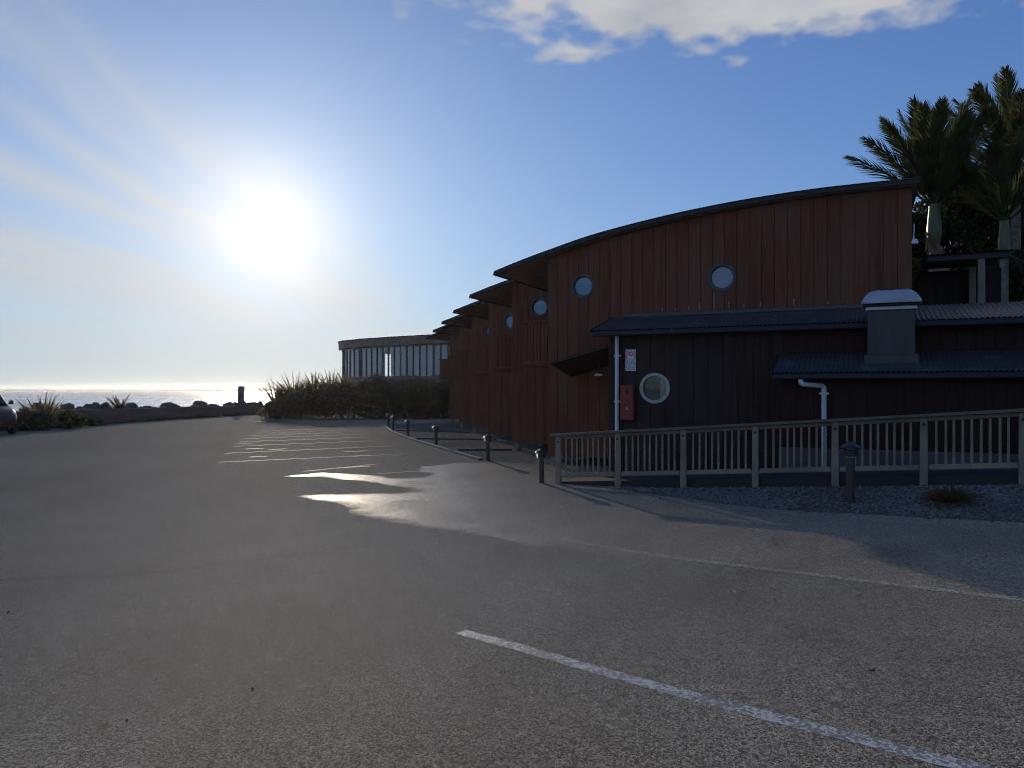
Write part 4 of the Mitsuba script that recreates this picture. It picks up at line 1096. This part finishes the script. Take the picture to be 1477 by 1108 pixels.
def loft(secs):
    """Rings of equal length joined into a closed skin."""
    n = len(secs[0]); V = np.vstack(secs); q = []
    for i in range(len(secs) - 1):
        for j in range(n):
            q.append([i * n + j, i * n + (j + 1) % n, (i + 1) * n + (j + 1) % n, (i + 1) * n + j])
    Fq = np.array(q); tri = np.vstack([Fq[:, [0, 1, 2]], Fq[:, [0, 2, 3]], [[0, j + 1, j] for j in range(1, n - 1)], [[(len(secs) - 1) * n, (len(secs) - 1) * n + j, (len(secs) - 1) * n + j + 1] for j in range(1, n - 1)]])
    m = trimesh.Trimesh(V, tri, process=False); m.fix_normals(); return m


def ring_(x, w, z0, z1, rz=0.12):
    pts = [(-w, z0 + rz), (-w * 1.02, (z0 + z1) / 2), (-w * 0.97, z1 - rz), (-w * 0.84, z1 - 0.02), (-w * 0.4, z1), (w * 0.4, z1), (w * 0.84, z1 - 0.02), (w * 0.97, z1 - rz), (w * 1.02, (z0 + z1) / 2), (w, z0 + rz), (w * 0.9, z0), (-w * 0.9, z0)]
    return np.array([(x, y, z) for y, z in pts])


body = loft([ring_(x, w, a_, b_) for x, w, a_, b_ in ((-2.12, 0.62, 0.42, 0.82), (-2.05, 0.76, 0.30, 0.93), (-1.6, 0.83, 0.24, 0.97), (-0.6, 0.85, 0.22, 0.98), (0.6, 0.85, 0.22, 0.97), (0.95, 0.85, 0.22, 0.96), (1.5, 0.82, 0.24, 0.90), (1.9, 0.76, 0.28, 0.82), (2.08, 0.66, 0.34, 0.72), (2.14, 0.54, 0.42, 0.62))])
part(car, 'body', local(body, CM), 'm_car_paint', 35)
def cab(x, w, z1):
    pts = [(-w, 0.94), (-w * 0.86, z1 - 0.10), (-w * 0.74, z1 - 0.02), (w * 0.74, z1 - 0.02), (w * 0.86, z1 - 0.10), (w, 0.94)]
    return np.array([(x, y, z) for y, z in pts])
part(car, 'cabin_glass', local(loft([cab(-2.0, 0.70, 1.07), cab(-1.45, 0.76, 1.44), cab(-0.2, 0.78, 1.46), cab(0.15, 0.78, 1.42), cab(0.98, 0.76, 1.07)]), CM), 'm_car_glass', 30)
part(car, 'roof', local(bevel_box(-1.45, 0.12, -0.60, 0.60, 1.425, 1.475, 0.02), CM), 'm_car_paint')
for y in (-1, 1):
    part(car, 'pillar', local(cat_([bar((0.96, y * 0.70, 0.95), (0.10, y * 0.63, 1.43), 0.06, 0.05), bar((-0.55, y * 0.795, 0.95), (-0.6, y * 0.665, 1.41), 0.07, 0.04)]), CM), 'm_car_paint')
    part(car, 'headlight', local(bevel_box(1.86, 2.09, y * 0.58 - 0.14, y * 0.58 + 0.14, 0.60, 0.74, 0.04), CM), 'm_car_lamp')
    part(car, 'mirror', local(bevel_box(0.62, 0.78, y * 0.93 - 0.09, y * 0.93 + 0.09, 0.98, 1.12, 0.03), CM), 'm_car_paint')
    for x in (-1.3, 1.32):
        wk = part(car, 'wheel', local(lathe([(0.17, -0.1), (0.29, -0.1), (0.315, -0.07), (0.315, 0.07), (0.29, 0.1), (0.17, 0.1), (0.17, -0.1)], 28).apply_transform(trimesh.transformations.rotation_matrix(math.pi / 2, [1, 0, 0])).apply_translation((x, y * 0.78, 0.315)), CM), 'm_tyre', 40)
        part(wk, 'rim', local(lathe([(0, -0.06), (0.18, -0.085), (0.18, 0.085), (0, 0.06)], 20).apply_transform(trimesh.transformations.rotation_matrix(math.pi / 2, [1, 0, 0])).apply_translation((x, y * 0.78, 0.315)), CM), 'm_galv')
part(car, 'grille', local(bevel_box(2.06, 2.15, -0.38, 0.38, 0.50, 0.60, 0.015), CM), 'm_dark_trim')
part(car, 'bumper', local(bevel_box(1.95, 2.19, -0.68, 0.68, 0.32, 0.46, 0.05), CM), 'm_car_paint')
part(car, 'wiper', local(bar((0.99, -0.5, 1.005), (0.86, 0.1, 1.11), 0.02, 0.02), CM), 'm_dark_trim')

# tussock in the gravel and litter
tus = thing('dry_tussock', 'brown dried tussock lying on the gravel bank below the fence', 'grass clump')
m = blade_clump(260, 0.34, 1.45, 0.006, 77, 0.9)
part(None, tus, (m[0] * [1.25, 1.0, 0.75] + [5.55, 9.72, 0.27], m[1]), 'm_tussock', True)
for x, y, rot, lab, mm in ((2.12, 4.52, 0.4, 'tiny dry orange leaf on the seal right of the painted line', 'm_tussock'), (1.83, 6.31, 1.5, 'tiny pale scrap on the seal in front of the wet edge', 'm_sign_white'), (3.05, 4.15, 2.2, 'tiny curled brown leaf on the seal at the lower right', 'm_dead_leaf')):
    k = thing('dry_leaf', lab, 'leaf')
    a_ = np.linspace(0, 1, 6)
    L_ = 0.055; w_ = 0.016 * np.sin(np.pi * np.clip(a_, 0.02, 0.98))
    ce = np.column_stack([L_ * (a_ - 0.5), 0 * a_, 0.006 + 0.016 * (2 * a_ - 1) ** 2])
    V = np.vstack([ce + np.column_stack([0 * a_, w_, 0.006 + 0 * a_]), ce, ce + np.column_stack([0 * a_, -w_, 0.006 + 0 * a_])])
    c_, s_ = np.cos(rot), np.sin(rot)
    V = V @ np.array([[c_, -s_, 0], [s_, c_, 0], [0, 0, 1]]).T + [x, y, float(G(x)) + 0.004]
    part(None, k, (V, np.array([[j * 6 + i, j * 6 + i + 1, (j + 1) * 6 + i + 1, (j + 1) * 6 + i] for j in range(2) for i in range(5)])), mm)

# ------------------------------------------------------------------ palms and forest


def frond(L, phi0, phi1, az, seed, leaflet=0.60, npair=84, sag=0.12):
    """A feather palm leaf: a bending midrib with two rows of narrow leaflets. Angles from the vertical."""
    r_ = np.random.default_rng(seed)
    n = 14
    pts = [np.zeros(3)]; dirs = []
    for j in range(n):
        t = (j + 0.5) / n
        ph = phi0 + (phi1 - phi0) * t ** 1.6
        d = np.array([np.sin(ph), 0, np.cos(ph)]); dirs.append(d)
        pts.append(pts[-1] + d * L / n)
    pts = np.array(pts); dirs = np.array(dirs + [dirs[-1]])
    V, Fc = [], []
    side = np.array([0, 1.0, 0])
    base = 0
    for i in range(npair):
        t = 0.14 + 0.86 * (i + r_.uniform(-0.3, 0.3)) / npair
        t = min(max(t, 0.12), 0.995)
        f = t * n; j = min(int(f), n - 1)
        p = pts[j] + (pts[j + 1] - pts[j]) * (f - j); d = dirs[j]
        nrm = np.cross(d, side)
        ll = leaflet * (0.55 + 0.75 * np.sin(np.pi * min(1, (t * 0.82 + 0.12)))) * r_.uniform(0.85, 1.1)
        if t > 0.8:
            ll *= 1 - 0.55 * (t - 0.8) / 0.2
        for sg_ in (-1, 1):
            fwd = r_.uniform(0.95, 1.35)
            dd = d * fwd + side * sg_ * 0.62 + nrm * (-1) * r_.uniform(-0.1, 0.35)
            dd /= np.linalg.norm(dd)
            mid = p + dd * ll * 0.5
            tip = mid + (dd + np.array([0, 0, -sag]) * r_.uniform(0.5, 1.5)) * ll * 0.5
            wv = np.cross(dd, nrm); wv /= np.linalg.norm(wv) + 1e-9
            w_ = 0.019 * r_.uniform(0.8, 1.2)
            V += [p - wv * w_ * 0.6, p + wv * w_ * 0.6, mid + wv * w_, mid - wv * w_, tip]
            Fc += [[base, base + 1, base + 2], [base, base + 2, base + 3], [base + 3, base + 2, base + 4]]
            base += 5
    rib = tube(pts, np.linspace(0.035, 0.006, n + 1), 5)
    V = np.vstack([np.array(V), rib.vertices]); Fc = np.vstack([np.array(Fc), rib.faces + base])
    c_, s_ = np.cos(az), np.sin(az)
    return (V @ np.array([[c_, -s_, 0], [s_, c_, 0], [0, 0, 1]]).T, Fc)


def palm(x, y, z0, zc, seed, lab, fr, r=0.15, L=2.9):
    k = thing('palm_tree', lab, 'palm', 'palms behind the buildings')
    hs = np.linspace(z0, zc - 1.0, 12)
    bend = 0.10 * np.sin(np.linspace(0, 1.5, 12))
    part(k, 'trunk', tube(np.column_stack([x + bend, y + 0 * hs, hs]), np.linspace(r * 1.15, r * 0.9, 12), 14), 'm_trunk', 50)
    hs = np.linspace(zc - 1.02, zc + 0.1, 9)
    part(k, 'crownshaft', tube(np.column_stack([x + 0.1 + 0 * hs, y + 0 * hs, hs]), r * np.array([0.95, 1.22, 1.34, 1.34, 1.28, 1.2, 1.1, 1.02, 0.95]), 14), 'm_crownshaft', 60)
    for i, (az, p0, p1, ls) in enumerate(fr):
        m = frond(L * ls, math.radians(p0 * 0.95), math.radians(p0 + (p1 - p0) * 0.95), math.radians(az), seed * 50 + i)
        part(k, 'frond', (m[0] + [x + 0.1, y, zc - 0.02], m[1]), 'm_palm_leaf')
    m = frond(L * 0.75, math.radians(120), math.radians(165), math.radians(200 + seed * 60), seed * 50 + 40, 0.4, 40, 0.9)
    part(k, 'dead_frond', (m[0] + [x - 0.15, y, zc - 0.7], m[1]), 'm_dead_leaf')


def spread_(n, seed, lo=8, hi=62):
    r_ = np.random.default_rng(seed)
    return [(i * 137.5 + r_.uniform(-15, 15), lo + (hi - lo) * (i / n), lo + (hi - lo) * (i / n) + 18 + 26 * (i / n), r_.uniform(0.88, 1.08)) for i in range(n)]


palm(12.0, 22.0, 0.2, 6.9, 1, 'palm with wide feathery crown nearest the roof end of the first unit',
     [(178, 52, 74, 1.0), (185, 40, 62, 1.0), (170, 24, 36, 1.05), (200, 12, 20, 1.08), (20, 3, 8, 1.1), (10, 20, 30, 1.05), (-5, 30, 44, 1.0), (250, 20, 36, 1.0), (290, 30, 50, 1.0), (90, 25, 45, 1.0), (130, 34, 52, 1.0), (60, 36, 58, 0.95), (330, 40, 60, 0.95),
      (195, 30, 48, 1.0), (160, 14, 24, 1.05), (225, 16, 26, 1.0), (0, 12, 22, 1.08), (310, 14, 26, 1.05), (265, 36, 58, 1.0), (40, 22, 36, 1.0), (350, 44, 64, 0.95), (110, 12, 24, 1.0)])
palm(13.75, 21.6, 0.3, 6.35, 2, 'slim palm with few bare upright fronds, behind the covered walkway', [(170, 26, 34, 0.95), (160, 46, 60, 0.9), (20, 10, 20, 1.0), (40, 34, 52, 0.9), (280, 30, 55, 0.9), (100, 20, 36, 1.0), (330, 48, 70, 0.9), (190, 38, 50, 0.9), (0, 28, 44, 1.0), (230, 40, 62, 0.9)], 0.12)
palm(15.65, 24.0, 0.5, 8.5, 3, 'tall palm at the right edge with its crown above the others', [(182, 44, 66, 1.05), (172, 58, 88, 1.0), (165, 8, 14, 1.05), (190, 22, 36, 1.0), (0, 10, 20, 1.05), (350, 28, 46, 1.0), (60, 36, 60, 1.0), (100, 20, 40, 1.0), (240, 50, 80, 1.1), (260, 34, 56, 1.0), (300, 50, 80, 1.1), (140, 44, 70, 1.0),
      (200, 32, 50, 1.0), (220, 14, 24, 1.05), (310, 18, 30, 1.05), (20, 22, 36, 1.0), (280, 12, 22, 1.05), (340, 44, 66, 1.0), (160, 30, 44, 1.0)], 0.15, 3.0)
palm(17.6, 22.6, 0.5, 7.2, 4, 'palm partly outside the frame, low on the right edge', [(175, 66, 92, 1.1), (190, 80, 106, 1.1), (160, 30, 50, 1.0), (0, 20, 40, 1.0), (40, 40, 70, 1.0), (280, 50, 84, 1.0), (320, 30, 60, 1.0), (230, 62, 94, 1.1), (200, 50, 74, 1.05), (180, 34, 50, 1.0), (250, 40, 66, 1.0), (120, 40, 60, 1.0)], 0.15, 3.0)


def tree(x, y, z0, h, rad, seed, lab):
    k = thing('forest_tree', lab, 'tree', 'dark trees behind the palms')
    r_ = np.random.default_rng(seed)
    part(k, 'trunk', tube([(x, y, z0 - 0.2), (x + 0.15, y, z0 + h * 0.4), (x, y + 0.1, z0 + h * 0.75)], [0.2, 0.15, 0.06], 8), 'm_bark')
    cs, rs = [], []
    for i in range(14):
        a_ = r_.uniform(0, 2 * np.pi); q = r_.uniform(0.1, 0.85); t = r_.uniform(0.12, 0.9)
        cs.append((x + rad * q * np.cos(a_) * (1.1 - 0.5 * t), y + rad * q * np.sin(a_) * (1.1 - 0.5 * t), z0 + h * t)); rs.append(rad * r_.uniform(0.32, 0.55))
    part(k, 'crown', leaf_cloud(cs, rs, 26000, 0.105, seed), 'm_forest')
    br = [tube([(x, y, z0 + h * 0.35), np.array(c) * 0.6 + np.array([x, y, z0 + h * 0.4]) * 0.4, c], [0.07, 0.045, 0.015], 5) for c in cs[:7]]
    part(k, 'limb', cat_(br), 'm_bark')


TR = [(13.6, 26.0, 0.5, 7.6, 2.3, 'dark bushy tree filling the gap below the nearest palm crown'), (16.0, 26.2, 0.8, 9.0, 2.5, 'tall dark tree behind the slim palm'), (18.6, 27.0, 1.5, 9.2, 2.6, 'dark tree behind the tall palm at the right edge'),
      (21.0, 27.0, 2.0, 9.0, 2.7, 'dark tree at the far right partly out of the frame'), (12.1, 23.6, 0.3, 5.6, 1.5, 'low dark bush behind the covered walkway roof'), (15.0, 23.2, 0.4, 5.6, 1.9, 'low dark bush at the foot of the slim palm'), (17.2, 22.2, 0.5, 5.9, 1.9, 'low dark bush at the right edge under the palms')]
for i, (x, y, z0, h, rad, lab) in enumerate(TR):
    tree(x, y, z0, h, rad, 700 + i, lab)

# ------------------------------------------------------------------ round restaurant at the far end
res = thing('round_restaurant', 'far building with a curved glass front and deep flat roof band above the hedge', 'building')
P0, P1 = np.array([-1.0, 49.97]), np.array([-11.4, 57.7])
d_ = (P1 - P0) / np.linalg.norm(P1 - P0); n_ = np.array([-d_[1], d_[0]])
if n_[1] < 0:
    n_ = -n_
Rr = 5.2
cen = P1 + n_ * Rr
arc = []
for a_ in np.linspace(-90, 95, 40):
    arc.append(cen + Rr * (np.cos(np.radians(a_)) * d_ + np.sin(np.radians(a_)) * n_))
line = [P0 + (P1 - P0) * t for t in np.linspace(0, 1, 28)[:-1]]
# slight bow of the straight front
line = [p - n_ * 0.55 * math.sin(math.pi * min(1, i / 32)) for i, p in enumerate(line)]
back = arc[-1] - d_ * np.linalg.norm(P1 - P0)
outline = sg.Polygon([tuple(p) for p in line + arc] + [tuple(back)]).buffer(0)
def slab_mesh(poly, z0, z1):
    m = trimesh.creation.extrude_polygon(poly, z1 - z0, engine='earcut'); m.apply_translation((0, 0, z0)); return m
part(res, 'roof_band', slab_mesh(outline.buffer(0.35), 4.84, 5.40), 'm_soffit', 30)
part(res, 'roof', slab_mesh(outline.buffer(0.42), 5.403, 5.45), 'm_dark_trim', 30)
part(res, 'floor_band', slab_mesh(outline.buffer(0.06), 2.25, 2.62), 'm_soffit', 30)
part(res, 'base_wall', slab_mesh(outline.buffer(-0.05), -0.1, 2.247), 'm_plinth', 30)
ol = np.array((line + arc)[:52]); dd = np.r_[0, np.cumsum(np.linalg.norm(np.diff(ol, axis=0), axis=1))]
tot = dd[-1]
def on(s_):
    return np.array([np.interp(s_, dd, ol[:, 0]), np.interp(s_, dd, ol[:, 1])])
ins = outline.buffer(-0.12)
s_ = 0.15; j = 0; rr = random.Random(3)
while s_ < tot - 0.7:
    w_ = 0.62
    a_, b_ = on(s_), on(s_ + w_)
    tdir = (b_ - a_) / np.linalg.norm(b_ - a_); inn = np.array([tdir[1], -tdir[0]])
    c0, c1 = a_ + tdir * 0.05, b_ - tdir * 0.05
    V = np.array([[*c0, 2.66], [*c1, 2.66], [*c1, 4.778], [*c0, 4.778]])
    pk = part(res, 'window', (V, np.array([[0, 1, 2, 3]])), 'm_clear')
    thick = 0.13 if j % 4 == 0 else 0.055
    part(pk, 'mullion', bar((*a_, 2.625), (*a_, 4.778), thick, 0.14, up=(inn[0], inn[1], 0)), 'm_frame_dark')
    if 3.0 < s_ < tot - 7.6 and rr.random() < 0.93:
        q0, q1 = a_ + inn * 0.22, b_ + inn * 0.22
        if not outline.contains(sg.Point(q0)):
            q0, q1 = a_ - inn * 0.22, b_ - inn * 0.22
        V = np.array([[*q0, 2.68], [*q1, 2.68], [*q1, 4.72], [*q0, 4.72]])
        part(pk, 'blind_backing', (V, np.array([[0, 1, 2, 3]])), 'm_blind')
    s_ += w_; j += 1
part(res, 'sill', slab_mesh(outline.buffer(0.1).difference(outline.buffer(-0.1)), 2.623, 2.66), 'm_frame_dark')
part(res, 'head_trim', slab_mesh(outline.buffer(0.08).difference(outline.buffer(-0.08)), 4.78, 4.838), 'm_frame_dark')
cc = np.array(outline.centroid.coords[0])
part(res, 'column', cat_([tube([(cc[0] + dx, cc[1] + dy, 2.6), (cc[0] + dx, cc[1] + dy, 4.78)], 0.16) for dx, dy in ((0, 0), (-3, 2.2), (2.5, -1.6))]), 'm_soffit')
part(res, 'counter', cat_([box(cc[0] - 1.5, cc[0] + 1.5, cc[1] - 0.4, cc[1] + 0.4, 2.62, 3.7), box(cc[0] - 4.2, cc[0] - 3.0, cc[1] + 1.0, cc[1] + 2.0, 2.62, 3.35)]), 'm_interior')

# ------------------------------------------------------------------ thin sea-spray haze
scene['haze'] = {'type': 'cube', 'to_world': T().translate([0, 0, 3.5]).scale([3600, 3600, 11.5]), 'bsdf': {'type': 'null'}, 'interior': {'type': 'ref', 'id': 'haze_air'}}
labels['haze'] = {'kind': 'stuff', 'label': 'thin sea spray haze hanging in the air'}
